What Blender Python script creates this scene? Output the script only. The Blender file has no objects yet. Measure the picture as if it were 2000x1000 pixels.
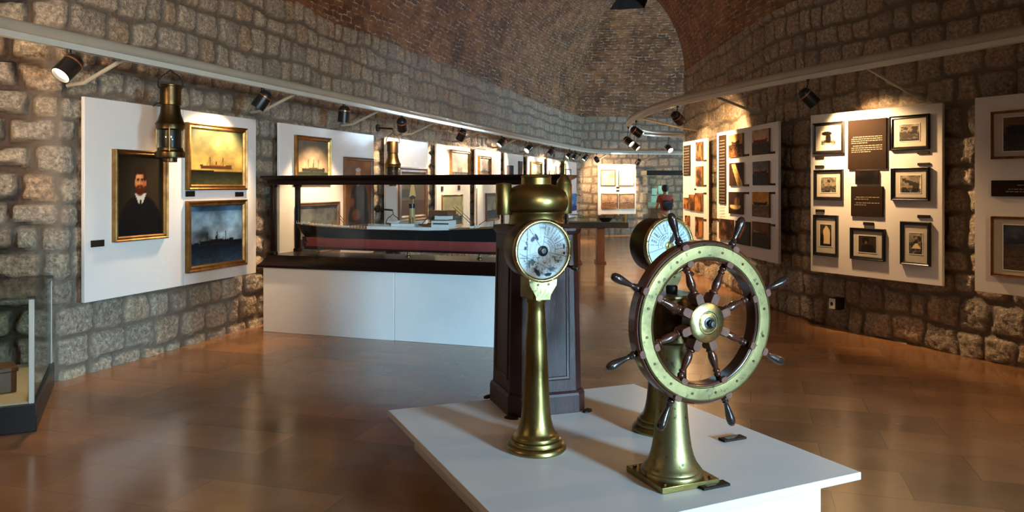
import bpy, bmesh, math, random
import numpy as np
from mathutils import Matrix, Vector
S = bpy.context.scene
COL = S.collection
R = math.radians
F, CU, HV, EYE = 1525.0, 1000.0, 363.0, 1.6      # focal length in px, image centre, horizon row, eye height

# ---------------------------------------------------------------- camera, light, exposure
cam = bpy.data.cameras.new('camera'); camo = bpy.data.objects.new('camera', cam); COL.objects.link(camo)
camo.location = (0, 0, EYE); camo.rotation_euler = (R(90), 0, 0)
cam.sensor_width = 36; cam.lens = F/2000*36; cam.shift_y = -(500-HV)/2000; cam.clip_start = .05
S.camera = camo
S.view_settings.view_transform = 'Standard'; S.view_settings.look = 'None'
S.view_settings.gamma = 1; S.view_settings.use_curve_mapping = False
S.view_settings.exposure = 0.0
S.cycles.use_denoising = True
S.cycles.max_bounces = 7; S.cycles.transparent_max_bounces = 16
W = bpy.data.worlds.new('world'); S.world = W; W.use_nodes = True
W.node_tree.nodes['Background'].inputs[0].default_value = (.55, .75, 1, 1)
W.node_tree.nodes['Background'].inputs[1].default_value = .02

def area(name, loc, target, sx, sy, power, col, spread=180):
    l = bpy.data.lights.new(name, 'AREA'); l.shape = 'RECTANGLE'; l.size = sx; l.size_y = sy
    l.energy = power; l.color = col; l.spread = R(spread)
    o = bpy.data.objects.new(name, l); COL.objects.link(o); o.location = loc
    o.rotation_euler = (Vector(target)-Vector(loc)).to_track_quat('-Z', 'Y').to_euler()
    return o
# daylight: the doorway behind the camera on the right, and the window at the end of the side corridor
area('doorway_daylight', (9.3, -7.5, 2.6), (5.7, -2.6, 1.7), 3.0, 2.0, 11500, (.42, .76, 1))
area('corridor_daylight', (10.2, 20.6, 2.5), (0, 20, 2.6), 1.6, 1.8, 560, (.50, .78, 1))
area('corridor_sunbeam', (9.6, 24.4, 3.9), (-2.1, 11.75, 2.32), .5, .5, 1.7, (.62, .86, 1), 10)
area('added_wall_fill', (1.5, -2.4, 3.3), (-3.4, 6, 6.6), 1.8, 1.1, 300, (1, .95, .87), 95)  # unseen neutral fill, added to lift the upper walls; no window is built here
SPOT_W, SPOT_COL, SPOT_COL_R = 110, (1, .68, .40), (1, .61, .29)

# ---------------------------------------------------------------- helpers
def lin(c):
    a = np.asarray(c, float)
    return np.where(a <= .04045, a/12.92, ((a+.055)/1.055)**2.4)
def L3(c): return tuple(float(x) for x in lin(c))

class NT:
    def __init__(s, name):
        s.m = bpy.data.materials.new(name); s.m.use_nodes = True; s.t = s.m.node_tree
        s.b = s.t.nodes['Principled BSDF']
    def n(s, typ, **kw):
        x = s.t.nodes.new('ShaderNode'+typ)
        for k, v in kw.items():
            if k.startswith('i_'):
                k = k[2:]; k = int(k) if k.isdigit() else k.replace('_', ' ')
                x.inputs[k].default_value = v
            else: setattr(x, k, v)
        return x
    def l(s, a, b): s.t.links.new(a, b)
    def mix(s, fac, a, b, blend='MIX'):
        x = s.n('Mix', data_type='RGBA', blend_type=blend)
        for sock, v in ((x.inputs[0], fac), (x.inputs[6], a), (x.inputs[7], b)):
            if hasattr(v, 'links'): s.l(v, sock)
            else: sock.default_value = v if not isinstance(v, tuple) or len(v) == 4 else (*v, 1)
        return x.outputs[2]
    def ramp(s, fac, stops):
        x = s.n('ValToRGB'); e = x.color_ramp.elements
        while len(e) < len(stops): e.new(.5)
        for el, (p, c) in zip(e, stops): el.position = p; el.color = (*c, 1) if len(c) == 3 else c
        s.l(fac, x.inputs[0]); return x.outputs[0]
    def bump(s, h, strength, dist, prev=None):
        x = s.n('Bump', i_Strength=strength, i_Distance=dist); s.l(h, x.inputs['Height'])
        if prev: s.l(prev, x.inputs['Normal'])
        return x.outputs[0]

def pm(name, c1, c2=None, scale=8, rough=.5, metal=0, bump=0, bs=None, stretch=(1, 1, 1), r2=None, coat=0, spec=.5):
    """a plain procedural material: two tones mixed by noise, optional bump and gloss variation"""
    t = NT(name); b = t.b
    tc = t.n('TexCoord'); mp = t.n('Mapping'); mp.inputs['Scale'].default_value = stretch
    t.l(tc.outputs['Object'], mp.inputs[0])
    nz = t.n('TexNoise', i_Scale=scale, i_Detail=5.0); t.l(mp.outputs[0], nz.inputs['Vector'])
    c2 = c2 or tuple(x*.85 for x in c1)
    fac = t.ramp(nz.outputs[0], [(.32, (0, 0, 0)), (.68, (1, 1, 1))])
    t.l(t.mix(fac, c1, c2), b.inputs['Base Color'])
    b.inputs['Metallic'].default_value = metal; b.inputs['Roughness'].default_value = rough
    b.inputs['Specular IOR Level'].default_value = spec
    if r2 is not None:
        mr = t.n('MapRange', i_3=rough, i_4=r2); t.l(nz.outputs[0], mr.inputs[0]); t.l(mr.outputs[0], b.inputs['Roughness'])
    if coat: b.inputs['Coat Weight'].default_value = coat; b.inputs['Coat Roughness'].default_value = .12
    if bump:
        n2 = t.n('TexNoise', i_Scale=bs or scale*4, i_Detail=4.0); t.l(mp.outputs[0], n2.inputs['Vector'])
        t.l(t.bump(n2.outputs[0], bump, .01), b.inputs['Normal'])
    return t.m

def painted(name, rough, coat=0):
    t = NT(name); a = t.n('Attribute', attribute_name='Col'); t.l(a.outputs['Color'], t.b.inputs['Base Color'])
    t.b.inputs['Roughness'].default_value = rough; t.b.inputs['Specular IOR Level'].default_value = .12
    if coat: t.b.inputs['Coat Weight'].default_value = coat; t.b.inputs['Coat Roughness'].default_value = .08
    return t.m

def glass_mat(name, tint=(.93, .97, .95), refl=.9):
    t = NT(name); out = t.t.nodes['Material Output']
    tr = t.n('BsdfTransparent', i_Color=(*tint, 1)); gl = t.n('BsdfGlossy', i_Color=(refl, refl, refl, 1), i_Roughness=.02)
    fr = t.n('Fresnel'); mx = t.n('MixShader'); ge = t.n('NewGeometry'); mr = t.n('MapRange', i_3=1.45, i_4=1/1.45)
    t.l(ge.outputs['Backfacing'], mr.inputs[0]); t.l(mr.outputs[0], fr.inputs['IOR'])
    t.l(fr.outputs[0], mx.inputs[0]); t.l(tr.outputs[0], mx.inputs[1]); t.l(gl.outputs[0], mx.inputs[2])
    t.l(mx.outputs[0], out.inputs[0]); t.t.nodes.remove(t.b); return t.m

def emit(name, col, strength):
    t = NT(name); t.b.inputs['Base Color'].default_value = (*col, 1)
    t.b.inputs['Emission Color'].default_value = (*col, 1); t.b.inputs['Emission Strength'].default_value = strength
    return t.m

def link(o, parent=None):
    COL.objects.link(o)
    if parent: o.parent = parent
    return o
def tag(o, label=None, cat=None, group=None, kind=None):
    for k, v in (('label', label), ('category', cat), ('group', group), ('kind', kind)):
        if v: o[k] = v
    return o
def thing(name, label, cat, loc=(0, 0, 0), rz=0, group=None):
    o = bpy.data.objects.new(name, None); o.empty_display_size = .1; COL.objects.link(o)
    o.location = loc; o.rotation_euler = (0, 0, rz); return tag(o, label, cat, group)
def zto(p, d):
    return Matrix.Translation(Vector(p)) @ Vector(d).normalized().to_track_quat('Z', 'Y').to_matrix().to_4x4()

class MB:
    def __init__(s): s.v, s.f, s.M = [], [], Matrix()
    def add(s, vs, fs, M=None):
        M = s.M @ M if M is not None else s.M
        k = len(s.v); s.v += [tuple(M @ Vector(p)) for p in vs]; s.f += [[i+k for i in q] for q in fs]; return s
    def box(s, c, d, M=None):
        x, y, z = (q/2 for q in d); cx, cy, cz = c
        vs = [(cx+a*x, cy+b*y, cz+e*z) for a in (-1, 1) for b in (-1, 1) for e in (-1, 1)]
        return s.add(vs, [(0, 1, 3, 2), (4, 6, 7, 5), (0, 4, 5, 1), (2, 3, 7, 6), (0, 2, 6, 4), (1, 5, 7, 3)], M)
    def lathe(s, prof, M=None, n=32, cap=True):
        vs, fs = [], []
        for r, z in prof:
            for k in range(n):
                a = 2*math.pi*k/n; vs.append((r*math.cos(a), r*math.sin(a), z))
        m = len(prof)
        for i in range(m-1):
            for k in range(n):
                fs.append((i*n+k, i*n+(k+1) % n, (i+1)*n+(k+1) % n, (i+1)*n+k))
        if cap and prof[0][0] > 1e-5: fs.append(tuple(range(n))[::-1])
        if cap and prof[-1][0] > 1e-5: fs.append(tuple((m-1)*n+k for k in range(n)))
        return s.add(vs, fs, M)
    def cyl(s, p0, p1, r0, r1=None, n=16):
        p0, p1 = Vector(p0), Vector(p1); h = (p1-p0).length
        return s.lathe([(r0, 0), (r0 if r1 is None else r1, h)], zto(p0, p1-p0), n)
    def prism(s, poly, z0, z1, M=None):
        n = len(poly); vs = [(x, y, z0) for x, y in poly]+[(x, y, z1) for x, y in poly]
        fs = [tuple(range(n))[::-1], tuple(range(n, 2*n))]+[(i, (i+1) % n, n+(i+1) % n, n+i) for i in range(n)]
        return s.add(vs, fs, M)
    def loft(s, rings, cap=True, closed=True):
        n = len(rings[0]); vs = [p for r in rings for p in r]; fs = []
        for i in range(len(rings)-1):
            for k in range(n if closed else n-1):
                fs.append((i*n+k, i*n+(k+1) % n, (i+1)*n+(k+1) % n, (i+1)*n+k))
        if cap: fs += [tuple(range(n))[::-1], tuple((len(rings)-1)*n+k for k in range(n))]
        return s.add(vs, fs)
    def tube(s, pts, r, n=10, closed=False, rs=None):
        pts = [Vector(p) for p in pts]; m = len(pts); rings = []; up = None
        for i, p in enumerate(pts):
            a = pts[i-1] if (i or closed) else p; b = pts[(i+1) % m] if (i < m-1 or closed) else p
            t = (b-a).normalized()
            if up is None: up = Vector((0, 0, 1)) if abs(t.z) < .9 else Vector((1, 0, 0))
            sx = t.cross(up).normalized(); up = sx.cross(t).normalized(); rr = rs[i] if rs else r
            rings.append([p+(sx*math.cos(2*math.pi*k/n)+up*math.sin(2*math.pi*k/n))*rr for k in range(n)])
        if closed: rings.append(rings[0]); return s.loft(rings, cap=False)
        return s.loft(rings)
    def sweep(s, pts, prof):
        """a profile of (side, height) swept along a flat path"""
        pts = [Vector(p) for p in pts]; m = len(pts); rings = []
        for i, p in enumerate(pts):
            a = pts[max(i-1, 0)]; b = pts[min(i+1, m-1)]; t = (b-a); t.z = 0; t.normalize()
            sd = Vector((t.y, -t.x, 0)); rings.append([p+sd*x+Vector((0, 0, z)) for x, z in prof])
        return s.loft(rings)
    def build(s, name, mat, parent=None, loc=None, bevel=0, smooth=32, seg=2):
        me = bpy.data.meshes.new(name); me.from_pydata(s.v, [], s.f)
        b = bmesh.new(); b.from_mesh(me); bmesh.ops.remove_doubles(b, verts=b.verts, dist=1e-6)
        bmesh.ops.recalc_face_normals(b, faces=b.faces); b.to_mesh(me); b.free()
        me.materials.append(mat)
        if smooth:
            me.polygons.foreach_set('use_smooth', [True]*len(me.polygons)); me.set_sharp_from_angle(angle=R(smooth))
        o = bpy.data.objects.new(name, me); link(o, parent)
        if loc: o.location = loc
        if bevel:
            m = o.modifiers.new('bevel', 'BEVEL'); m.width = bevel; m.segments = seg; m.limit_method = 'ANGLE'; m.angle_limit = R(40)
        return o

def grid_mesh(name, P, mat, parent=None, col=None, uv=None, keep=None, smooth=True):
    """P: (m, n, 3) array of points -> one mesh, with optional point colours, uvs and a face mask"""
    m, n = P.shape[:2]; idx = np.arange(m*n).reshape(m, n)
    q = np.stack([idx[:-1, :-1], idx[:-1, 1:], idx[1:, 1:], idx[1:, :-1]], -1).reshape(-1, 4)
    if keep is not None: q = q[keep.reshape(-1)]
    me = bpy.data.meshes.new(name); me.vertices.add(m*n); me.vertices.foreach_set('co', P.reshape(-1).astype(np.float32))
    me.loops.add(q.size); me.loops.foreach_set('vertex_index', q.reshape(-1).astype(np.int32))
    me.polygons.add(len(q)); me.polygons.foreach_set('loop_start', np.arange(0, q.size, 4, dtype=np.int32))
    me.polygons.foreach_set('use_smooth', np.full(len(q), smooth))
    if col is not None:
        a = me.color_attributes.new('Col', 'FLOAT_COLOR', 'POINT'); c = np.ones((m*n, 4), np.float32)
        c[:, :3] = col.reshape(-1, 3); a.data.foreach_set('color', c.reshape(-1))
    if uv is not None:
        u = me.uv_layers.new(name='UVMap'); u.data.foreach_set('uv', uv.reshape(-1, 2)[q.reshape(-1)].reshape(-1).astype(np.float32))
    me.update(calc_edges=True); me.validate(); me.materials.append(mat)
    return link(bpy.data.objects.new(name, me), parent)

def vn(x, y, seed=0):
    """smooth value noise in 0..1"""
    xi, yi = np.floor(x).astype(np.int64), np.floor(y).astype(np.int64); fx, fy = x-xi, y-yi
    fx, fy = fx*fx*(3-2*fx), fy*fy*(3-2*fy)
    def h(a, b):
        k = (a*374761393+b*668265263+seed*974634777) & 0xffffffff
        k = ((k ^ (k >> 13))*1274126177) & 0xffffffff
        return ((k ^ (k >> 16)) & 0xffff)/65535.
    return (h(xi, yi)*(1-fx)+h(xi+1, yi)*fx)*(1-fy)+(h(xi, yi+1)*(1-fx)+h(xi+1, yi+1)*fx)*fy
def fbm(x, y, seed=0, o=4):
    r, a, t = 0, .5, 0
    for k in range(o): r = r+a*vn(x*2**k, y*2**k, seed+k); t += a; a *= .5
    return r/t
def ss(x, a, b):
    t = np.clip((x-a)/(b-a), 0, 1); return t*t*(3-2*t)

# pixel of the photograph -> a point at depth d
def px(u, v, d): return Vector(((u-CU)/F*d, d, EYE-(v-HV)/F*d))

# ---------------------------------------------------------------- materials
def stone_mat():
    t = NT('rough_stone'); a = t.n('Attribute', attribute_name='Col'); sp = t.n('SeparateColor'); t.l(a.outputs['Color'], sp.inputs[0])
    tc = t.n('TexCoord')
    base = t.ramp(sp.outputs[1], [(0, (.31, .26, .20)), (.35, (.43, .36, .28)), (.65, (.49, .41, .30)), (.85, (.44, .31, .20)), (1, (.60, .53, .44))])
    n1 = t.n('TexNoise', i_Scale=30.0, i_Detail=8.0, i_Roughness=.72); t.l(tc.outputs['Object'], n1.inputs['Vector'])
    dark = t.ramp(n1.outputs[0], [(.32, (.42, .39, .35)), (.5, (1.0, 1.0, 1.0)), (.66, (1.85, 1.8, 1.75))])
    st = t.mix(1.0, base, dark, 'MULTIPLY')
    n3 = t.n('TexNoise', i_Scale=2.3, i_Detail=3.0); t.l(tc.outputs['Object'], n3.inputs['Vector'])
    mo = t.mix(n3.outputs[0], (.125, .095, .068), (.215, .17, .125))
    mo = t.mix(sp.outputs[2], mo, (.045, .022, .012))  # eroded joints tinted near black: shade of the deep holes put into the colour
    c = t.mix(sp.outputs[0], mo, st); t.l(c, t.b.inputs['Base Color'])
    t.b.inputs['Roughness'].default_value = .5; t.b.inputs['Specular IOR Level'].default_value = .55
    n2 = t.n('TexNoise', i_Scale=42.0, i_Detail=5.0, i_Roughness=.65); t.l(tc.outputs['Object'], n2.inputs['Vector'])
    ms = t.n('Math', operation='MULTIPLY'); t.l(n2.outputs[0], ms.inputs[0])
    m2 = t.n('MapRange', i_3=.35, i_4=1.0); t.l(sp.outputs[0], m2.inputs[0]); t.l(m2.outputs[0], ms.inputs[1])
    t.l(t.bump(ms.outputs[0], 1.0, .035), t.b.inputs['Normal'])
    return t.m
STONE = stone_mat()

def brick_mat():
    t = NT('vault_brick'); uv = t.n('UVMap'); nz = t.n('TexNoise', i_Scale=3.5, i_Detail=3.0)
    t.l(uv.outputs[0], nz.inputs['Vector'])
    sb = t.n('VectorMath', operation='SUBTRACT'); t.l(nz.outputs['Color'], sb.inputs[0]); sb.inputs[1].default_value = (.5, .5, .5)
    sc = t.n('VectorMath', operation='SCALE', i_Scale=.13); t.l(sb.outputs[0], sc.inputs[0])
    ad = t.n('VectorMath', operation='ADD'); t.l(uv.outputs[0], ad.inputs[0]); t.l(sc.outputs[0], ad.inputs[1])
    br = t.n('TexBrick', i_Scale=1.0, i_Mortar_Size=.012, i_Mortar_Smooth=.3, i_Bias=0.0, i_Brick_Width=.25, i_Row_Height=.085)
    br.inputs['Color1'].default_value = (.31, .145, .05, 1); br.inputs['Color2'].default_value = (.165, .075, .033, 1)
    br.inputs['Mortar'].default_value = (.2, .13, .085, 1); t.l(ad.outputs[0], br.inputs['Vector'])
    n2 = t.n('TexNoise', i_Scale=1.1, i_Detail=6.0, i_Roughness=.65); t.l(uv.outputs[0], n2.inputs['Vector'])
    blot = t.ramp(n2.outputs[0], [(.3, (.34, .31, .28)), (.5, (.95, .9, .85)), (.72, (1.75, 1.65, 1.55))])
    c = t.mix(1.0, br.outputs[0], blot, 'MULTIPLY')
    n4 = t.n('TexNoise', i_Scale=6.0, i_Detail=5.0); t.l(uv.outputs[0], n4.inputs['Vector'])
    mm = t.n('Math', operation='MULTIPLY'); t.l(br.outputs['Fac'], mm.inputs[0])
    rr = t.ramp(n4.outputs[0], [(.47, (0, 0, 0)), (.6, (1, 1, 1))]); t.l(rr, mm.inputs[1])
    c = t.mix(mm.outputs[0], c, (.47, .40, .33)); t.l(c, t.b.inputs['Base Color'])
    t.b.inputs['Roughness'].default_value = .75
    n3 = t.n('TexNoise', i_Scale=24.0, i_Detail=5.0); t.l(uv.outputs[0], n3.inputs['Vector'])
    iv = t.n('Math', operation='SUBTRACT', i_0=1.0); t.l(br.outputs['Fac'], iv.inputs[1])
    b1 = t.bump(iv.outputs[0], .6, .02); t.l(t.bump(n3.outputs[0], .8, .025, b1), t.b.inputs['Normal'])
    return t.m
BRICK = brick_mat()

def floor_mat():
    t = NT('polished_stone_tiles'); tc = t.n('TexCoord'); mp = t.n('Mapping'); mp.inputs['Rotation'].default_value = (0, 0, R(17))
    t.l(tc.outputs['Object'], mp.inputs[0])
    br = t.n('TexBrick', i_Scale=1.0, i_Mortar_Size=.0025, i_Mortar_Smooth=.2, i_Brick_Width=.8, i_Row_Height=.4, i_Bias=-.1)
    br.inputs['Color1'].default_value = (.33, .165, .073, 1); br.inputs['Color2'].default_value = (.21, .112, .055, 1)
    br.inputs['Mortar'].default_value = (.16, .09, .05, 1); t.l(mp.outputs[0], br.inputs['Vector'])
    n1 = t.n('TexNoise', i_Scale=1.6, i_Detail=7.0, i_Roughness=.6); t.l(tc.outputs['Object'], n1.inputs['Vector'])
    v = t.ramp(n1.outputs[0], [(.3, (.78, .76, .74)), (.7, (1.2, 1.18, 1.14))])
    t.l(t.mix(1.0, br.outputs[0], v, 'MULTIPLY'), t.b.inputs['Base Color'])
    mr = t.n('MapRange', i_1=.3, i_2=.7, i_3=.13, i_4=.24); t.l(n1.outputs[0], mr.inputs[0]); t.l(mr.outputs[0], t.b.inputs['Roughness'])
    n2 = t.n('TexNoise', i_Scale=5.0, i_Detail=2.0); t.l(tc.outputs['Object'], n2.inputs['Vector'])
    t.l(t.bump(n2.outputs[0], .06, .02), t.b.inputs['Normal'])
    return t.m
FLOOR = floor_mat()
SHAFT_SHADE = pm('shaft_shade', (.030, .020, .016), (.018, .012, .010), 6, .9)  # near-black so the shaft looks dark inside: its shade put into the colour

def brass_mat(name, c1, c2, r1, r2, patina=None):
    t = NT(name); tc = t.n('TexCoord'); b = t.b
    n1 = t.n('TexNoise', i_Scale=9.0, i_Detail=7.0, i_Roughness=.65); t.l(tc.outputs['Object'], n1.inputs['Vector'])
    c = t.mix(t.ramp(n1.outputs[0], [(.35, (0, 0, 0)), (.65, (1, 1, 1))]), c1, c2)
    if patina:
        n2 = t.n('TexNoise', i_Scale=38.0, i_Detail=4.0); t.l(tc.outputs['Object'], n2.inputs['Vector'])
        c = t.mix(t.ramp(n2.outputs[0], [(.62, (0, 0, 0)), (.70, (1, 1, 1))]), c, patina)
    t.l(c, b.inputs['Base Color']); b.inputs['Metallic'].default_value = 1
    mr = t.n('MapRange', i_1=.3, i_2=.7, i_3=r1, i_4=r2); t.l(n1.outputs[0], mr.inputs[0]); t.l(mr.outputs[0], b.inputs['Roughness'])
    n3 = t.n('TexNoise', i_Scale=60.0, i_Detail=3.0); t.l(tc.outputs['Object'], n3.inputs['Vector'])
    t.l(t.bump(n3.outputs[0], .12, .004), b.inputs['Normal']); return t.m
BRASS = brass_mat('aged_brass', (.33, .245, .085), (.21, .155, .055), .28, .44)
BRASS_L = brass_mat('polished_brass', (.66, .56, .27), (.50, .41, .19), .2, .34, (.30, .27, .14))
BRASS_D = brass_mat('dark_bronze', (.12, .078, .032), (.075, .05, .024), .3, .45)
BRASS_G = brass_mat('dull_brass', (.36, .28, .12), (.20, .16, .075), .38, .55, (.09, .09, .055))
WHITE = pm('white_laminate', (.78, .78, .77), (.74, .74, .74), 3, .28, r2=.34)
BOARD = pm('white_board_paint', (.80, .77, .73), (.76, .73, .69), 2, .22, r2=.3)
MAHOG = pm('dark_mahogany', (.048, .014, .013), (.022, .007, .007), 5, .42, bump=.25, bs=40, stretch=(6, 6, .6), spec=.4)
WHEELW = pm('varnished_teak', (.085, .024, .012), (.045, .013, .008), 12, .22, coat=.6)
BLOCKW = pm('worn_teak_block', (.20, .080, .05), (.12, .05, .034), 30, .5, spec=.25)
GRIPW = pm('dark_grip_wood', (.035, .018, .014), (.02, .011, .009), 12, .26, coat=.5)
CASEW = pm('black_case_wood', (.010, .0035, .003), (.006, .0025, .002), 8, .28, stretch=(1, 1, 4), spec=.18)
BLACK = pm('black_paint', (.012, .012, .013), (.008, .008, .008), 10, .38)
IRON = pm('black_iron', (.02, .018, .016), (.035, .028, .022), 20, .55, metal=.6, bump=.2)
RAILM = pm('cream_rail_paint', (.44, .40, .31), (.40, .36, .28), 4, .4)
ALU = pm('pale_aluminium', (.72, .72, .62), (.66, .66, .58), 4, .3, metal=.15)
GLASS = glass_mat('clear_glass', (.97, .98, .97), .4)
GREENGLASS = glass_mat('green_edge_glass', (.955, .985, .97), .6)
LGLASS = glass_mat('lantern_glass', (.75, .75, .7))
CANVAS = painted('oil_canvas', .45)
PRINT = painted('photo_print', .7)
GPRINT = painted('glazed_print', .6, .25)
DIAL = painted('enamel_dial', .3, .15)
GOLD = brass_mat('gilt_frame', (.40, .23, .075), (.22, .11, .04), .32, .5)
BROWNF = pm('brown_frame_wood', (.16, .075, .03), (.10, .045, .02), 15, .35)
BLACKF = pm('black_frame_wood', (.010, .009, .009), (.006, .006, .006), 15, .3)
MATB = pm('grey_passepartout', (.52, .47, .38), (.50, .45, .36), 30, .6)
TEXTP = pm('brown_text_panel', (.026, .015, .010), (.022, .013, .009), 5, .75, spec=.06)
TEXTW = pm('pale_lettering', (.30, .25, .19), None, 5, .6)
PLAQ = pm('dark_plaque', (.026, .016, .011), (.020, .013, .009), 8, .6, spec=.12)
HUBM = pm('dark_steel_nut', (.05, .05, .05), (.035, .035, .035), 20, .4, metal=.8)
DARKG = pm('dark_ink', (.02, .025, .04), None, 5, .5)

# ---------------------------------------------------------------- the room
SPR = 3.75
WL = [(-3.708, 6.42), (-2.95, 8.9), (1.51, 23.5), (2.2, 25.3), (4.0, 26.0), (10.6, 26.6)]
WR = [(7.6, -2.5), (6.2, 3.0), (5.2, 5.2), (4.48, 6.83), (3.95, 8.05), (3.5, 9.4), (3.38, 10.6), (3.40, 12.4), (3.45, 15.6)]

def stone_wall(name, pts, side, erode=None, z1=3.86, steps=((999, .02),), zstep=.02, seed=1, joint=.028, depth=.03, rows=(.19, .28), wid=(.18, .40)):
    P = np.array(pts, float); seg = np.hypot(*np.diff(P, axis=0).T); cum = np.r_[0, np.cumsum(seg)]
    s, ss_ = [0.], 0.
    while s[-1] < cum[-1]:
        st = next(b for a, b in steps if s[-1] < a); s.append(s[-1]+st)
    s = np.array(s); s[-1] = cum[-1]; s = np.unique(s)
    X = np.interp(s, cum, P[:, 0]); Y = np.interp(s, cum, P[:, 1])
    k = 9; pad = lambda a: np.convolve(np.r_[np.full(k//2, 2*a[0])-a[k//2:0:-1], a, np.full(k//2, 2*a[-1])-a[-2:-k//2-1:-1]], np.ones(k)/k, 'valid')
    tx, ty = np.gradient(X), np.gradient(Y); ln = np.hypot(tx, ty); tx, ty = tx/ln, ty/ln
    tx[k:-k] = np.convolve(tx, np.ones(k)/k, 'same')[k:-k]; ty[k:-k] = np.convolve(ty, np.ones(k)/k, 'same')[k:-k]
    nx, ny = (ty, -tx) if side > 0 else (-ty, tx)
    z = np.arange(-.02, z1+zstep, zstep); SS, ZZ = np.meshgrid(s, z, indexing='ij')
    rng = np.random.default_rng(seed)
    sw = SS+.07*(vn(SS*5, ZZ*5, seed)-.5)+.02*(vn(SS*17, ZZ*17, seed+9)-.5)
    zw = ZZ+.10*(vn(SS*1.7, ZZ*3, seed+3)-.5)+.03*(vn(SS*9, ZZ*9, seed+5)-.5)
    rb = [-.3]
    while rb[-1] < z1+.5: rb.append(rb[-1]+rng.uniform(*rows))
    rb = np.array(rb); row = np.clip(np.searchsorted(rb, zw)-1, 0, len(rb)-2)
    lo, hi = rb[row], rb[row+1]; dx = np.zeros_like(SS); idn = np.zeros(SS.shape, int)
    for r in np.unique(row):
        cb = [-.6-rng.uniform(0, .3)]
        while cb[-1] < cum[-1]+.8: cb.append(cb[-1]+rng.uniform(*wid))
        cb = np.array(cb); m = row == r; c = np.clip(np.searchsorted(cb, sw[m])-1, 0, len(cb)-2)
        dx[m] = np.minimum(sw[m]-cb[c], cb[c+1]-sw[m]); idn[m] = r*997+c
    dz = np.minimum(zw-lo, hi-zw); rr = .055
    d = rr-np.hypot(np.maximum(rr-dx, 0), np.maximum(rr-dz, 0)); d = np.where(d >= rr-1e-9, np.minimum(dx, dz), d)
    jw = joint*(.6+.9*vn(SS*2.1, ZZ*2.1, seed+21))
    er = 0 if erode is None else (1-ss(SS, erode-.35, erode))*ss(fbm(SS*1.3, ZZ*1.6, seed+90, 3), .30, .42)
    jw = jw+.022*er; mask = ss(d, jw*.45, jw*.45+.022)
    h1 = ((idn*2654435761) % 1000)/1000.; h2 = ((idn*40503+77) % 1000)/1000.
    dome = np.clip(d/.11, 0, 1)**.6
    h = mask*(depth*(.45+.55*h2)+.016*dome+.022*(fbm(SS*14, ZZ*14, seed+31)-.5)+.034*(fbm(SS*34, ZZ*34, seed+41, 2)-.5))+.012*(fbm(SS*5, ZZ*5, seed+51)-.5)-.11*er*(1-mask)
    g = np.clip(h1*.8+.2*fbm(SS*.6, ZZ*.6, seed+61)+.18*(fbm(SS*12, ZZ*12, seed+71)-.5), 0, 1)
    V = np.stack([X[:, None]+nx[:, None]*h, Y[:, None]+ny[:, None]*h, ZZ], -1)
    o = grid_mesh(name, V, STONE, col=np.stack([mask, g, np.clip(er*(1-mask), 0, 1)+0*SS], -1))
    return tag(o, kind='structure')

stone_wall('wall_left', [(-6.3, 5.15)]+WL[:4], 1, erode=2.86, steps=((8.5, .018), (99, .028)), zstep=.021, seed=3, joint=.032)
stone_wall('wall_back', WL[3:], 1, steps=((99, .036),), zstep=.03, seed=11, rows=(.24, .34), wid=(.2, .42), joint=.045)
stone_wall('wall_right', WR[2:], -1, steps=((99, .02),), zstep=.02, seed=21, rows=(.21, .31), wid=(.2, .42))
stone_wall('wall_corridor', [(3.45, 15.6), (10.6, 16.6)], -1, steps=((99, .05),), zstep=.05, seed=5)
# unseen shell behind the camera and at the end of the side corridor
b = MB(); b.box((-6.75, 1.3, 1.9), (.3, 8, 3.9)); b.build('wall_side_left', STONE, smooth=0)['kind'] = 'structure'
b = MB()
b.box((-.85, -2.65, 2), (12.1, .3, 4.2)); b.box((7.25, -2.65, 2), (1.7, .3, 4.2)); b.box((5.8, -2.65, 3.2), (1.2, .3, 1.8))
b.box((.3, -2.65, 5.2), (15, .3, 2.6)); b.build('wall_entrance', STONE, smooth=0)['kind'] = 'structure'
b = MB(); p = [WR[0], WR[1], WR[2]]
for a, c in zip(p, p[1:]):
    b.prism([a, c, (c[0]+.3, c[1]), (a[0]+.3, a[1])], 0, 3.9)
b.build('wall_near_right', STONE, smooth=0)['kind'] = 'structure'
b = MB(); b.box((10.75, 18.2, 2), (.3, 3.4, 4.2)); b.box((10.75, 24.3, 2), (.3, 5, 4.2)); b.box((10.75, 20.8, .8), (.3, 1.8, 1.6)); b.box((10.75, 20.8, 4), (.3, 1.8, 1))
b.box((10.75, 21.5, 6), (.3, 11, 4)); b.build('wall_corridor_end', STONE, smooth=0)['kind'] = 'structure'
b = MB(); b.box((2, 12, -.05), (18, 30, .1)); b.build('floor', FLOOR, smooth=0)['kind'] = 'structure'
b = MB(); b.prism([(-6.7, -2.5), (-5.9, -2.5), (-3.6, 6.3), (-3.66, 6.6), (-6.7, 5.2)], 3.8, 3.95); b.build('ceiling_niche', STONE, smooth=0)['kind'] = 'structure'

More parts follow.
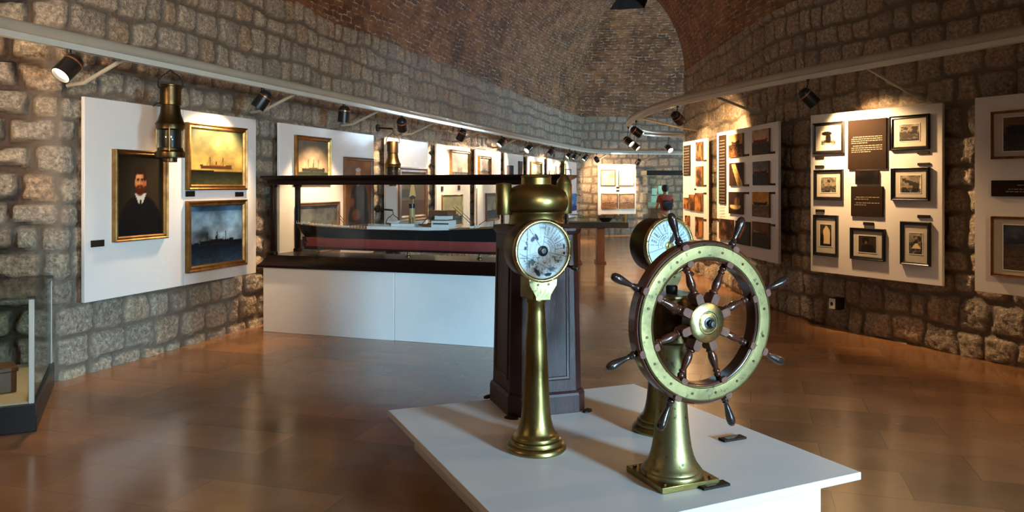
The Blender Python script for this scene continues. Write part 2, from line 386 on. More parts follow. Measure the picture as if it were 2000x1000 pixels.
def vault():
    st = [((-6.45, -2.6), (7.7, -2.6), 2.5), ((-5.0, 2.2), (6.45, 2.2), 2.5), ((-3.70, 6.42), (4.7, 6.5), 2.45), ((-2.95, 8.9), (3.75, 8.8), 2.4),
          ((-2.0, 12.0), (3.40, 12.0), 2.35), ((-1.0, 15.3), (3.44, 15.2), 2.3), ((-.2, 17.9), (3.45, 15.6), 2.35), ((.75, 21.0), (3.47, 15.65), 2.5),
          ((1.51, 23.5), (3.5, 15.68), 2.75), ((2.2, 25.3), (3.55, 15.7), 3.0), ((4.0, 26.0), (3.8, 15.75), 3.2), ((6.5, 26.25), (5.5, 15.95), 3.3), ((10.7, 26.6), (10.7, 16.6), 3.3)]
    A = np.array([[*a, *c, h] for a, c, h in st]); n = len(A); T = np.linspace(0, n-1, (n-1)*10+1)
    B = np.stack([np.interp(T, np.arange(n), A[:, k]) for k in range(5)], -1)
    ker = np.ones(7)/7
    for k in (2, 3, 4):
        B[10:-10, k] = np.convolve(B[:, k], ker, 'same')[10:-10]
    th = np.linspace(0, math.pi, 65); sfrac = (1-np.cos(th))/2
    Lp, Rp, h = B[:, None, :2], B[:, None, 2:4], B[:, 4][:, None]
    XY = Lp+(Rp-Lp)*sfrac[None, :, None]; Z = SPR+h*np.sin(th)[None, :]
    mid = (B[:, :2]*.5+B[:, 2:4]*.5); ulen = np.r_[0, np.cumsum(np.hypot(*np.diff(B[:, :2]*.8+B[:, 2:4]*.2, axis=0).T))]
    wdt = np.hypot(*(B[:, 2:4]-B[:, :2]).T)
    arc = np.r_[0, np.cumsum(np.hypot(np.diff(sfrac), np.diff(.42*np.sin(th))))]
    U = np.repeat(ulen[:, None], 65, 1); Vv = arc[None, :]*6.2*np.ones_like(U)
    Z = Z+.05*(fbm(U*1.3, Vv*1.3, 5)-.5)
    P = np.concatenate([XY, Z[..., None]], -1); 
    keep = np.ones((len(B)-1, 64), bool)
    # the opening of the vent shaft
    cx, cy, cz = P[:-1, :-1, 0], P[:-1, :-1, 1], P[:-1, :-1, 2]
    uu = 1000+F*cx/np.maximum(cy, .1); vv = HV-(cz-EYE)/np.maximum(cy, .1)*F
    hole = (uu > 1196) & (uu < 1258) & (vv > 5) & (vv < 21) & (cy > 10)
    if hole.any():
        ii, jj = np.where(hole); i0, i1, j0, j1 = ii.min(), ii.max()+1, jj.min(), jj.max()+1; keep[i0:i1, j0:j1] = False
        ring = [P[i0, j] for j in range(j0, j1)]+[P[i, j1] for i in range(i0, i1)]+[P[i1, j] for j in range(j1, j0, -1)]+[P[i, j0] for i in range(i1, i0, -1)]
        b = MB(); b.loft([ring, [q+np.array((0, 0, 1.2)) for q in ring]], cap=False); b.add([tuple(q+np.array((0, 0, 1.2))) for q in ring], [range(len(ring))])
        b.build('ceiling_shaft', SHAFT_SHADE, smooth=0)['kind'] = 'structure'
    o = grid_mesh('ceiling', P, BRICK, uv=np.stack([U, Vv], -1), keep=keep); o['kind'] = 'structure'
vault()

# ---------------------------------------------------------------- display boards
class Board:
    def __init__(s, P0, P1, z0, z1): 
        s.P0, s.P1 = Vector((*P0, 0)), Vector((*P1, 0)); s.d = (s.P1-s.P0); s.w = s.d.length; s.d.normalize()
        s.a = math.atan2(s.d.y, s.d.x); s.n = Vector((math.sin(s.a), -math.cos(s.a), 0)); s.z0, s.z1 = z0, z1
    def t(s, u):
        k = (u-CU)/F; return (k*s.P0.y-s.P0.x)/(s.d.x-k*s.d.y)
    def z(s, u, v): return EYE-(v-HV)/F*(s.P0.y+s.t(u)*s.d.y)
    def rect(s, u0, u1, v0, v1):
        m = (u0+u1)/2; a, b = s.t(u0), s.t(u1); return a, b, s.z(m, v1), s.z(m, v0)
def board(label, P0, P1, z0, z1, group, gap=.10, th=.035):
    B = Board(P0, P1, z0, z1); b = MB(); b.box((B.w/2, th/2, (z1-z0)/2), (B.w, th, z1-z0))
    o = b.build('display_board', BOARD, bevel=.003); o.location = B.P0+Vector((0, 0, z0)); o.rotation_euler = (0, 0, B.a); tag(o, label, 'display board', group)
    for f in (.2, .8):
        q = MB(); q.box((B.w*f, th+gap/2, (z1-z0)/2), (.05, gap, (z1-z0)*.7)); q.build('wall_batten', BROWNF, o)
    return B
LP, LD = Vector((-2.95, 8.9)), Vector((.2923, .9563)); LN = Vector((.9563, -.2923))
def lwall(u, off):
    p = LP+LN*off; k = (u-CU)/F; return p+LD*((k*p.y-p.x)/(LD.x-k*LD.y))
def lboard(u0, u1, label, off=.15, z0=.63, z1=2.34): return board(label, lwall(u0, off), lwall(u1, off), z0, z1, 'display boards along the left wall', gap=off-.035)

# ------------ paint
def grid01(nx, ny): return np.meshgrid(np.linspace(0, 1, nx), np.linspace(0, 1, ny), indexing='ij')
def lerp(a, b, t): return np.asarray(a)*(1-t[..., None])+np.asarray(b)*t[..., None]
def over(c, col, m): return c*(1-m[..., None])+np.asarray(col)*m[..., None]
def sea_ship(sky0, sky1, sea0, sea1, hull, hz=.32, x0=.2, x1=.8, hy=.3, hh=.06, masts=(.35, .65), mh=.25, funnel=.5, cloud=.3, seed=1, wave=.25, sup=None):
    def f(X, Y):
        n = fbm(X*4, Y*4, seed, 5); c = lerp(sky1, sky0, np.clip((Y-hz)/(1-hz), 0, 1))
        c = c*(1+cloud*(n-.5)*2)[..., None]
        w = fbm(X*14, Y*34, seed+4, 4); s = lerp(sea1, sea0, np.clip(Y/hz, 0, 1))*(1+wave*(w-.5)*3)[..., None]
        c = np.where((Y < hz+.015*(n-.5))[..., None], s, c)
        t = np.clip((X-x0)/(x1-x0), 0, 1); top = hy+hh*(.75+.9*(t-.45)**2*2.2); bot = hy-hh*.35
        ins = (X > x0+(top-Y)*.25) & (X < x1-(top-Y)*.12) & (Y < top) & (Y > bot)
        for m in masts:
            mx = x0+(x1-x0)*m
            c = over(c, np.array(hull)*.8, ((abs(X-mx) < .007) & (Y > hy) & (Y < hy+mh)).astype(float))
            c = over(c, np.array(hull)*.9, .45*((abs(X-mx) < (hy+mh-Y)*.35) & (Y > hy) & (Y < hy+mh) & (abs(abs(X-mx)-(hy+mh-Y)*.33) < .006)))
        if funnel: 
            fx = x0+(x1-x0)*funnel; c = over(c, hull, ((abs(X-fx) < .015) & (Y > hy) & (Y < hy+mh*.65)).astype(float))
            c = over(c, sup or np.array(hull)*1.4, ((abs(X-fx) < .11*(x1-x0)/.6) & (Y > top-.01) & (Y < top+hh*.5)).astype(float))
        c = over(c, hull, ins.astype(float))
        c = over(c, np.minimum(1, np.array(sea0)*1.8+.1), .5*((abs(Y-bot) < .012) & (X > x0-.03) & (X < x1+.04) & (w > .45)))
        return np.clip(c, 0, 1)
    return f
def old_photo(seed, tint=(1, .92, .8), lo=.08, hi=.85, horizon=.4, k=4.0):
    def f(X, Y):
        n = fbm(X*k, Y*k, seed, 5); m = fbm(X*k*3, Y*k*3, seed+9, 3)
        g = np.where(Y > horizon+.25*(fbm(X*3, X*0, seed+2)-.5), .62+.5*(n-.5)*2, .25+.9*(m-.42)*(n > .42)+.25*(n-.5))
        blob = ss(n, .52, .62)*(abs(X-.5) < .42)*(Y < .85); g = g*(1-.8*blob)
        g = np.clip(lo+(hi-lo)*g, 0, 1); return np.clip(g[..., None]*np.array(tint), 0, 1)
    return f
def abstract(cols, seed, k=3.0):
    def f(X, Y):
        n = ss(fbm(X*k, Y*k, seed, 5), .25, .75)*(len(cols)-1); c = np.zeros((*X.shape, 3))
        for i in range(3): c[..., i] = np.interp(n, range(len(cols)), [q[i] for q in cols])
        return c
    return f
def ell(X, Y, cx, cy, rx, ry, soft=.25):
    return 1-ss(np.hypot((X-cx)/rx, (Y-cy)/ry), 1-soft, 1+soft)
def portrait(X, Y):
    c = lerp((.09, .068, .04), (.19, .15, .09), ell(X, Y, .72, .5, .6, .5, .9)); c = c*(.9+.2*fbm(X*6, Y*6, 3))[..., None]
    body = np.maximum(ell(X, Y, .5, .06, .47, .44, .06), ell(X, Y, .5, .2, .3, .3, .08))
    c = over(c, (.045, .042, .05), body)
    c = over(c, (.30, .13, .06), ell(X, Y, .5, .55, .075, .12, .2)*(Y > .44))
    col = (abs(X-.5) < .115-(.52-Y)*.55) & (Y < .53) & (Y > .37); c = over(c, (.80, .76, .70), col.astype(float)*(Y > .37+abs(X-.5)*.9))
    c = over(c, (.05, .04, .05), ((abs(X-.5) < .022+.1*(Y-.40)) & (Y < .45) & (Y > .38)).astype(float))
    c = over(c, (.20, .085, .035), ell(X, Y, .49, .745, .135, .095, .12))
    face = ell(X, Y, .485, .665, .105, .125, .1); c = over(c, (.82, .50, .29), face)
    c = over(c, (.55, .28, .14), face*ss(X, .50, .60)*.8)
    c = over(c, (.88, .60, .38), ell(X, Y, .45, .735, .07, .035, .5)*face)
    c = over(c, (.72, .40, .22), ell(X, Y, .605, .65, .022, .035, .3))
    c = over(c, (.30, .11, .04), np.maximum(ell(X, Y, .485, .565, .095, .07, .15), ell(X, Y, .485, .605, .06, .022, .2)))
    c = over(c, (.55, .22, .14), ell(X, Y, .48, .59, .03, .009, .3))
    c = over(c, (.17, .075, .03), np.maximum(ell(X, Y, .49, .805, .118, .048, .15), np.maximum(ell(X, Y, .585, .745, .028, .07, .3), ell(X, Y, .39, .755, .016, .05, .3))))
    for ex in (.445, .53):
        c = over(c, (.16, .07, .04), ell(X, Y, ex, .683, .024, .011, .3)); c = over(c, (.25, .10, .05), ell(X, Y, ex, .706, .03, .007, .3))
    c = over(c, (.62, .33, .18), ell(X, Y, .494, .645, .012, .03, .4)); c = over(c, (.92, .66, .43), ell(X, Y, .478, .65, .010, .035, .5))
    return c
def old_captain(X, Y):
    c = lerp((.36, .22, .12), (.55, .36, .22), fbm(X*3, Y*5, 8)); c = over(c, (.62, .40, .22), ss(Y, .82, .95)*ss(X, .6, .8))
    c = over(c, (.13, .12, .13), np.maximum(ell(X, Y, .52, .35, .33, .36, .12), ell(X, Y, .5, .1, .4, .3, .1)))
    c = over(c, (.72, .50, .34), ell(X, Y, .48, .77, .10, .095, .15)); c = over(c, (.80, .76, .72), ell(X, Y, .48, .68, .10, .06, .2))
    c = over(c, (.7, .68, .64), ell(X, Y, .48, .86, .10, .03, .2)); c = over(c, (.42, .25, .17), ell(X, Y, .24, .36, .09, .07, .2)); c = over(c, (.40, .24, .18), ell(X, Y, .4, .16, .16, .09, .3))
    return c
def cabin(X, Y):
    c = lerp((.36, .27, .13), (.50, .42, .22), fbm(X*3, Y*4, 4)); c = over(c, (.26, .25, .17), ((Y < .62) & (Y > .42) & (X < .35)).astype(float))
    c = over(c, (.30, .15, .10), (Y < .36).astype(float)*.8*(.6+.4*fbm(X*8, Y*8, 2))); c = over(c, (.76, .66, .40), ((abs(X-.47) < (.95-Y)*.28) & (Y > .45) & (Y < .93)).astype(float))
    c = over(c, (.05, .04, .03), ell(X, Y, .47, .42, .12, .05, .1)); c = over(c, (.70, .60, .32), ((abs(X-.49) < .018) & (Y < .4)).astype(float))
    return c

def canvas(name, x0, x1, z0, z1, y, fn, mat, parent, res=.011, maxn=120):
    nx = int(min(maxn, max(14, (x1-x0)/res))); ny = int(min(maxn, max(14, (z1-z0)/res)))
    X, Y = grid01(nx, ny); P = np.stack([x0+(x1-x0)*X, np.full_like(X, y), z0+(z1-z0)*Y], -1)
    return grid_mesh(name, P, mat, parent, col=lin(fn(X, Y)), smooth=False)
def frame_mesh(w, h, prof):
    b = MB(); rings = [[(a, -e, a), (w-a, -e, a), (w-a, -e, h-a), (a, -e, h-a)] for a, e in prof]
    b.loft(rings, cap=False); return b
def picture(B, box, label, fn, style='gilt', group=None, name='framed_painting', cat='painting', win=None, fw=None):
    """a framed or block-mounted picture hung on board B; box is (left, right, top, bottom) of it in the photograph"""
    a, c, z0, z1 = B.rect(*box); w, h = c-a, z1-z0
    o = thing(name, label, cat, B.P0+B.d*a+Vector((0, 0, z0)), B.a, group)
    if style == 'block':
        b = MB(); b.box((w/2, -.011, h/2), (w, .022, h)); b.build('backing_panel', BROWNF, o)
        canvas('print', .001, w-.001, .001, h-.001, -.0235, fn, PRINT, o); return o
    fw = fw or {'gilt': .055, 'wood': .05, 'black': .035, 'thin': .022}[style]; dp = {'gilt': .05, 'wood': .04, 'black': .032, 'thin': .03}[style]
    m = {'gilt': GOLD, 'wood': BROWNF, 'black': BLACKF, 'thin': GOLD}[style]
    frame_mesh(w, h, [(0, 0), (0, dp*.9), (fw*.2, dp), (fw*.45, dp*.72), (fw*.75, dp*.8), (fw, dp*.45), (fw, 0), (0, 0)]).build('frame', m, o, smooth=20)
    if win:
        b = MB(); b.box((w/2, -.007, h/2), (w-2*fw, .012, h-2*fw)); b.build('passepartout', MATB, o)
        x0, x1, y0, y1 = win; e = .006
        frame_mesh((x1-x0)*w+2*e, (y1-y0)*h+2*e, [(0, 0), (0, .003), (e, .003), (e, 0)]).build('window_bevel', WHITE, o, loc=(x0*w-e, -.013, y0*h-e))
        canvas('photograph', x0*w, x1*w, y0*h, y1*h, -.0145, fn, GPRINT, o, res=.006)
    else: canvas('canvas', fw*.9, w-fw*.9, fw*.9, h-fw*.9, -.014, fn, CANVAS, o)
    return o
def plaque(B, box, label, group, lines=True):
    a, c, z0, z1 = B.rect(*box); b = MB(); b.box(((c-a)/2, -.006, (z1-z0)/2), (c-a, .012, z1-z0))
    o = b.build('caption_plaque', PLAQ, bevel=.001); o.location = B.P0+B.d*a+Vector((0, 0, z0)); o.rotation_euler = (0, 0, B.a)
    return tag(o, label, 'caption plaque', group)
def text_panel(B, box, label, blocks, seed=1, name='text_panel', th=.018, lh=.021):
    """a dark panel with rows of fine illegible lettering; blocks are (top fraction, rows, left, right)"""
    a, c, z0, z1 = B.rect(*box); w, h = c-a, z1-z0; b = MB(); b.box((w/2, -th/2, h/2), (w, th, h))
    o = b.build(name, TEXTP, bevel=.002); o.location = B.P0+B.d*a+Vector((0, 0, z0)); o.rotation_euler = (0, 0, B.a); tag(o, label, 'text panel')
    rng = random.Random(seed); q = MB()
    for top, n, l, r in blocks:
        for k in range(n):
            zc = h*(1-top)-k*lh; x = w*l+(.02 if k == 0 else 0); end = w*r if k < n-1 else w*(l+(r-l)*rng.uniform(.45, .8))
            while x < end:
                ww = min(rng.uniform(.012, .045), end-x); q.box((x+ww/2, -th-.0006, zc), (ww, .0012, min(lh*.36, .0076))); x += ww+.008
    if q.v: q.build('lettering', TEXTW, o, smooth=0)
    return o

# ---------------------------------------------------------------- left wall: boards, paintings, captions
GL, GR = 'paintings along the left wall', 'framed photographs on the right wall'
GC = 'caption plaques on the boards'
A = lboard(165, 357.5, 'white display board with the bearded man portrait, nearest on the left wall')
Bb = lboard(358.5, 500, 'white display board carrying two ship paintings one above the other', off=.145)
C = lboard(546, 730, 'white display board with portrait of an old man behind the ship case')
D = lboard(754, 836, 'white display board behind the brass lantern on the wall bracket')
E = lboard(853, 918, 'narrow white board with two pale seascapes, third behind the ship case')
Fb = lboard(929, 978, 'narrow white board behind the left lamp of the binnacle')
G = lboard(986, 1022, 'narrow white board with small dark picture, left of the binnacle dome')
Hb = lboard(1030, 1063, 'narrow white board with one pale picture above the binnacle cap')
I = lboard(1069, 1092, 'narrow white board with two tiny pictures over the binnacle')
J = lboard(1103, 1126, 'white board with a blue sea map, farthest along the left wall')
picture(A, (218, 322, 294, 469), 'gilt framed oil portrait of a bearded man in dark suit', portrait, 'gilt', GL, fw=.045)
plaque(A, (177, 202, 469, 482), 'dark caption plaque low on the portrait board, left of portrait', GC)
picture(Bb, (361, 477, 245, 371), 'gilt framed painting of a steamer under a yellow evening sky', 
        sea_ship((.33, .37, .27), (.56, .46, .23), (.04, .045, .03), (.21, .22, .14), (.22, .13, .06), hz=.26, x0=.18, x1=.78, hy=.31, hh=.05, masts=(.3, .72), mh=.2, sup=(.42, .26, .12), seed=4, cloud=.5), 'gilt', GL, fw=.055)
picture(Bb, (361, 477, 391, 525), 'gilt framed painting of a dark steamer under stormy blue clouds',
        sea_ship((.22, .33, .42), (.42, .50, .56), (.03, .05, .09), (.16, .25, .33), (.07, .07, .08), hz=.38, x0=.17, x1=.82, hy=.36, hh=.05, masts=(.22, .5, .75), mh=.2, funnel=.48, seed=12, cloud=.9), 'gilt', GL, fw=.06)
plaque(Bb, (362, 379, 373, 384), 'dark caption plaque under left end of the yellow sky painting', GC)
plaque(Bb, (459, 474, 375, 384), 'dark caption plaque under right end of the yellow sky painting', GC)
picture(C, (574, 642, 267, 354), 'brown framed painting of a two-masted ship above the case left end',
        sea_ship((.38, .36, .32), (.50, .42, .33), (.10, .12, .10), (.2, .22, .17), (.12, .12, .09), hz=.14, x0=.14, x1=.9, hy=.17, hh=.07, masts=(.28, .5, .72), mh=.32, seed=22), 'gilt', GL)
picture(C, (577, 660, 395, 498), 'wide grey sea painting seen through the case glass, behind model stern',
        sea_ship((.30, .31, .31), (.40, .40, .38), (.12, .13, .14), (.24, .26, .28), (.13, .13, .14), hz=.3, x0=.3, x1=.8, seed=31, cloud=.7, funnel=0), 'wood', GL)
picture(C, (670, 726, 308, 446), 'tall brown framed portrait of an old white-bearded man', old_captain, 'wood', GL)
plaque(C, (727, 729.5, 368, 386), 'narrow dark caption plaque at right edge of the old man portrait', GC)
picture(D, (777, 832, 327, 432), 'dark framed painting of a cabin with white sail, behind model ship', cabin, 'wood', GL, fw=.10)
b = MB(); a0, a1, z0, z1 = D.rect(757, 773, 326, 346); b.box(((a1-a0)/2, -.01, (z1-z0)/2), (a1-a0, .02, z1-z0))
o = b.build('notice_card', WHITE); o.location = D.P0+D.d*a0+Vector((0, 0, z0)); o.rotation_euler = (0, 0, D.a); tag(o, 'small white notice card with dark mark under the wall lantern', 'notice card')
b = MB(); b.box(((a1-a0)*.5, -.021, (z1-z0)*.62), ((a1-a0)*.55, .002, .022)); b.build('printed_mark', DARKG, o)
picture(E, (878, 915, 294, 349), 'gilt framed pale cloudy seascape high on the third board', sea_ship((.62, .66, .66), (.78, .74, .64), (.3, .32, .34), (.55, .55, .52), (.30, .28, .26), hz=.16, hy=.12, hh=.05, seed=41, funnel=0), 'gilt', GL)
picture(E, (862, 902, 380, 442), 'thin framed pale green seascape above the model bridge', sea_ship((.55, .54, .40), (.62, .60, .44), (.16, .22, .24), (.30, .36, .34), (.2, .2, .18), hz=.3, hy=.3, seed=44, mh=.2), 'thin', GL)
plaque(E, (861, 865, 364, 373), 'tiny caption plaque over left corner of the pale green seascape', GC)
plaque(E, (894, 898, 362, 371), 'tiny caption plaque over right corner of the pale green seascape', GC)
picture(Fb, (933, 956, 305, 345), 'gilt framed small ship painting above the lintel, beside binnacle lamp', sea_ship((.66, .60, .54), (.72, .66, .56), (.24, .25, .28), (.45, .45, .45), (.28, .24, .22), hz=.18, hy=.17, seed=51), 'gilt', GL)
picture(Fb, (948, 973, 377, 431), 'brown framed grey-blue seascape half hidden by the binnacle lamp', sea_ship((.42, .46, .44), (.5, .5, .44), (.16, .22, .28), (.30, .36, .40), (.2, .2, .2), hz=.35, hy=.3, seed=53), 'wood', GL)
picture(G, (990, 1001.5, 323, 342), 'small dark grey picture just above the case lintel', abstract([(.16, .16, .2), (.24, .24, .28)], 3), 'block', GL, name='framed_picture')
picture(G, (1012, 1019, 315, 342), 'small narrow brown picture at the board edge above lintel', abstract([(.2, .16, .13), (.35, .3, .26)], 5), 'block', GL, name='framed_picture')
picture(Hb, (1035, 1056, 316, 345), 'gilt framed pale yellow picture over the binnacle cap', sea_ship((.66, .62, .46), (.72, .68, .52), (.4, .4, .32), (.55, .52, .42), (.35, .33, .26), seed=61, hz=.2, hy=.2), 'gilt', GL)
picture(I, (1072, 1082, 333, 344), 'tiny wide picture just left of the binnacle chimney', abstract([(.5, .4, .3), (.7, .6, .5)], 6), 'thin', GL, name='framed_picture')
picture(I, (1085, 1091, 325, 340), 'tiny upright picture behind the binnacle chimney', abstract([(.7, .62, .52), (.8, .74, .66)], 7), 'thin', GL, name='framed_picture')
picture(J, (1104, 1114, 330, 361), 'narrow black framed pale chart right of the binnacle chimney', abstract([(.72, .70, .70), (.8, .78, .78)], 8), 'black', GL, name='framed_chart', cat='chart')
picture(J, (1112, 1125, 378, 412), 'blue sea map print at the foot of the farthest left board', sea_ship((.30, .46, .66), (.36, .52, .70), (.14, .2, .38), (.2, .28, .46), (.2, .25, .45), hz=.3, hy=.35, funnel=0, masts=(), seed=71), 'block', GL, name='map_print', cat='map')
# far wall
pe0, pe1 = px(1168, 400, 25.05), px(1242, 400, 25.45)
K = board('white board of four framed prints on the far end wall', pe0.xy, pe1.xy, .69, 2.30, 'boards on the end wall', gap=.16)
for bx, l, s_ in (((1173, 1202, 332, 363), 'upper left of four prints on the far board, yellowish sky', 3), ((1208, 1238, 333, 363), 'upper right of four prints on the far board, pale grey', 5),
                 ((1174, 1206, 378, 407), 'lower left of four prints on the far board, reddish harbour', 7), ((1209, 1239, 378, 407), 'lower right of four prints on the far board, brown harbour', 9)):
    fn = abstract([(.66, .60, .42), (.78, .74, .62), (.7, .7, .66)], s_) if s_ < 6 else sea_ship((.66, .56, .44), (.6, .48, .38), (.42, .32, .24), (.5, .38, .3), (.4, .26, .2), hz=.35, hy=.34, mh=.4, seed=s_)
    picture(K, bx, l, fn, 'thin', 'prints on the far board', name='framed_print', cat='print')
plaque(K, (1203.5, 1209.5, 365, 368), 'upper of two tiny captions amid the four far prints', GC)
plaque(K, (1203.5, 1209.5, 371, 374), 'lower of two tiny captions amid the four far prints', GC)

# ---------------------------------------------------------------- right wall: boards, photographs, captions
def rboard(P0, P1, label, z0=.645, z1=2.39, gap=.12): return board(label, P0, P1, z0, z1, 'display boards along the right wall', gap)
P1 = rboard((3.35, 8.76), (4.09, 7.42), 'white display board with six black framed photographs and brown text panels')
P2 = rboard((3.07, 11.7), (3.25, 9.53), 'white display board with rows of unframed ship photographs behind the wheel')
P3 = rboard((3.10, 14.15), (3.22, 12.9), 'narrow lamp-lit white board by the stone corner, farthest right')
P4 = rboard((4.16, 7.02), (4.74, 5.95), 'white display board cut off by the right edge, gilt frames', z0=.655)
PW = [('black', (1590, 1650, 239, 300), 'black framed photo of dark smoke cloud, top left of its board', 11, (.27, .73, .28, .72), .3),
      ('black', (1740, 1817, 225, 293), 'black framed photo of burning town, top right of its board', 12, (.25, .76, .26, .74), .5),
      ('black', (1592, 1648, 331.5, 390.5), 'black framed photo of a ship at quay, middle left of board', 13, (.24, .78, .25, .75), .45),
      ('black', (1743, 1817, 327, 392), 'black framed photo of wooded shore, middle right of board', 14, (.24, .78, .24, .76), .3),
      ('black', (1591, 1638, 420, 500), 'tall black framed photo of a pointed arch, bottom left of board', 15, (.27, .75, .24, .77), .3),
      ('black', (1663, 1730, 446, 508), 'black framed dark photo of a bearded figure, bottom centre of board', 16, (.24, .76, .24, .76), .3),
      ('black', (1761, 1819, 433, 518), 'tall black framed photo of a bright hull, bottom right of board', 17, (.28, .74, .26, .74), .5)]
def smoke(X, Y):
    c = old_photo(11, (1, .93, .8), horizon=.25)(X, Y); c = over(c, (.95, .88, .72), (Y > .35).astype(float)*.9)
    c = over(c, (.06, .05, .04), np.maximum(ell(X, Y, .4, .82, .36, .16, .15), ell(X, Y, .5, .45, .2, .4, .2))); return over(c, (.9, .84, .7), ell(X, Y, .5, .08, .4, .05, .4)*.6)
def arch(X, Y):
    c = old_photo(15, (1, .9, .72))(X, Y)*.5; o = ((abs(X-.55) < .3) & (Y > .12) & (Y < .62+.33*np.sqrt(np.clip(1-abs(X-.55)/.3, 0, 1)))).astype(float)
    c = over(c, (.86, .76, .56), o); return over(c, (.1, .07, .05), ell(X, Y, .2, .3, .13, .3, .1))
def figure(X, Y):
    c = lerp((.16, .13, .09), (.26, .21, .15), fbm(X*5, Y*5, 3)); c = over(c, (.10, .08, .06), np.maximum(ell(X, Y, .4, .72, .2, .22, .2), ell(X, Y, .5, .2, .4, .3, .3))); return over(c, (.40, .30, .2), ell(X, Y, .42, .6, .08, .1, .3))
def hull(X, Y):
    c = old_photo(17, (1, .93, .8), horizon=.55)(X, Y); return over(c, (.88, .80, .62), ((abs(X-.55) < .36-(Y-.25)*1.1) & (Y > .27) & (Y < .5)).astype(float))
SP = {11: smoke, 15: arch, 16: figure, 17: hull}
for st, bx, l, sd, win, hz in PW:
    picture(P1, bx, l, SP.get(sd) or old_photo(sd, (1, .92, .78), horizon=hz), st, GR, name='framed_photograph', cat='photograph', win=win)
text_panel(P1, (1658, 1733, 233, 330), 'large brown text panel at the top of the photograph board', [(.35, 4, .1, .9), (.53, 4, .1, .9)], 1)
text_panel(P1, (1664, 1726, 364, 423), 'smaller brown text panel in the middle of the photograph board', [(.36, 2, .12, .92), (.55, 2, .12, .92)], 2)
picture(P1, (1673, 1717, 333, 360), 'small unframed dark photo between the two brown text panels', abstract([(.03, .025, .025), (.06, .045, .04), (.12, .08, .05)], 21), 'block', GR, name='mounted_photograph', cat='photograph')
for bx, l in (((1593, 1610, 305, 310), 'caption plaque under the smoke cloud photo'), ((1593, 1610, 323, 328), 'caption plaque over the ship at quay photo'),
              ((1793, 1816, 296, 301), 'caption plaque under the burning town photo'), ((1793, 1816, 318, 323), 'caption plaque over the wooded shore photo'),
              ((1594, 1611, 409, 414), 'caption plaque over the pointed arch photo'), ((1687, 1707, 434, 440), 'caption plaque over the bearded figure photo'), ((1793, 1817, 420, 426), 'caption plaque over the bright hull photo')):
    plaque(P1, bx, l, GC)
text_panel(P2, (1406, 1419, 264, 398), 'tall narrow brown text strip at left of the ship photo board', [(.08, 26, .12, .9)], 3, lh=.045)
def red_ship(sky, sea, sd, hullc=(.45, .12, .06), up=(.7, .6, .5)):
    sky, sea = (tuple(min(1, q*1.4) for q in k) for k in (sky, sea)); return sea_ship(sky, tuple(min(1, q*1.15) for q in sky), tuple(q*.8 for q in sea), sea, hullc, hz=.5, x0=.08, x1=.92, hy=.5, hh=.1, masts=(.25, .45), mh=.13, funnel=.2, sup=up, seed=sd, cloud=.25)
def bow(X, Y):
    c = lerp((.14, .07, .03), (.2, .11, .05), fbm(X*4, Y*4, 3)); x = X-.15-(1-Y)*.5; return over(over(c, (.88, .72, .46), ((x > 0) & (x < .28+.15*(1-Y)) & (Y < .95)).astype(float)), (.35, .2, .1), ((x > .08) & (x < .12) | (x > .2) & (x < .23)).astype(float)*.8*(Y < .9))
def white_hull(X, Y):
    c = lerp((.12, .06, .03), (.2, .1, .05), fbm(X*5, Y*5, 8)); c = over(c, (.9, .78, .55), ell(X, Y, .5, .35, .4, .14, .15)*(Y < .42)); return over(c, (.7, .5, .28), ell(X, Y, .62, .55, .2, .22, .4)*.8*fbm(X*14, Y*14, 2)*1.6)
def liner(X, Y):
    c = lerp((.10, .15, .14), (.14, .2, .18), fbm(X*5, Y*5, 3)); d = (X-.2)*.68-(Y-.2)*.5; e = (X-.2)*.5+(Y-.2)*.68
    return over(over(c, (.62, .2, .09), ((abs(d) < .11) & (e > .05) & (e < .72)).astype(float)), (.85, .75, .6), ((abs(d-.03) < .02) & (e > .1) & (e < .6)).astype(float))
P2L = [((1426, 1453, 262, 307), 'sepia photo of a launch crowd, top middle of ship photo board', sea_ship((.66, .5, .3), (.78, .6, .36), (.12, .07, .04), (.42, .27, .14), (.2, .1, .05), hz=.55, x0=.2, x1=.8, hy=.6, hh=.1, masts=(), funnel=0, wave=1.0, seed=5)),
       ((1427, 1453, 318, 363), 'sepia photo of a ship bow seen from above, second row', bow),
       ((1426, 1453, 375, 418), 'sepia photo of a white hulled ship, third row', white_hull),
       ((1407, 1434, 428, 468), 'dark sepia photo of a sailing ship, lowest row at left', abstract([(.1, .06, .03), (.25, .15, .08), (.45, .3, .17)], 9)),
       ((1439, 1466, 432, 478), 'photo of a red ship on teal water, partly behind wheel handle', liner),
       ((1472, 1505, 253, 302), 'colour photo of a long red freighter, top right of ship photos', red_ship((.50, .42, .34), (.20, .19, .19), 3, up=(.68, .6, .5))),
       ((1473, 1504, 315, 362), 'colour photo of a freighter on blue sea, second in right column', red_ship((.30, .30, .32), (.13, .15, .19), 6, (.25, .10, .07))),
       ((1472, 1505, 375, 424), 'colour photo of a dark freighter under yellow sky, third in column', red_ship((.55, .40, .18), (.34, .28, .22), 8, (.14, .09, .06))),
       ((1472, 1505, 434, 484), 'dusky photo of a tanker hull, lowest in the right column', red_ship((.28, .17, .12), (.13, .12, .13), 10, (.20, .13, .11)))]
for bx, l, fn in P2L: picture(P2, bx, l, fn, 'block', 'unframed ship photographs', name='mounted_photograph', cat='photograph')
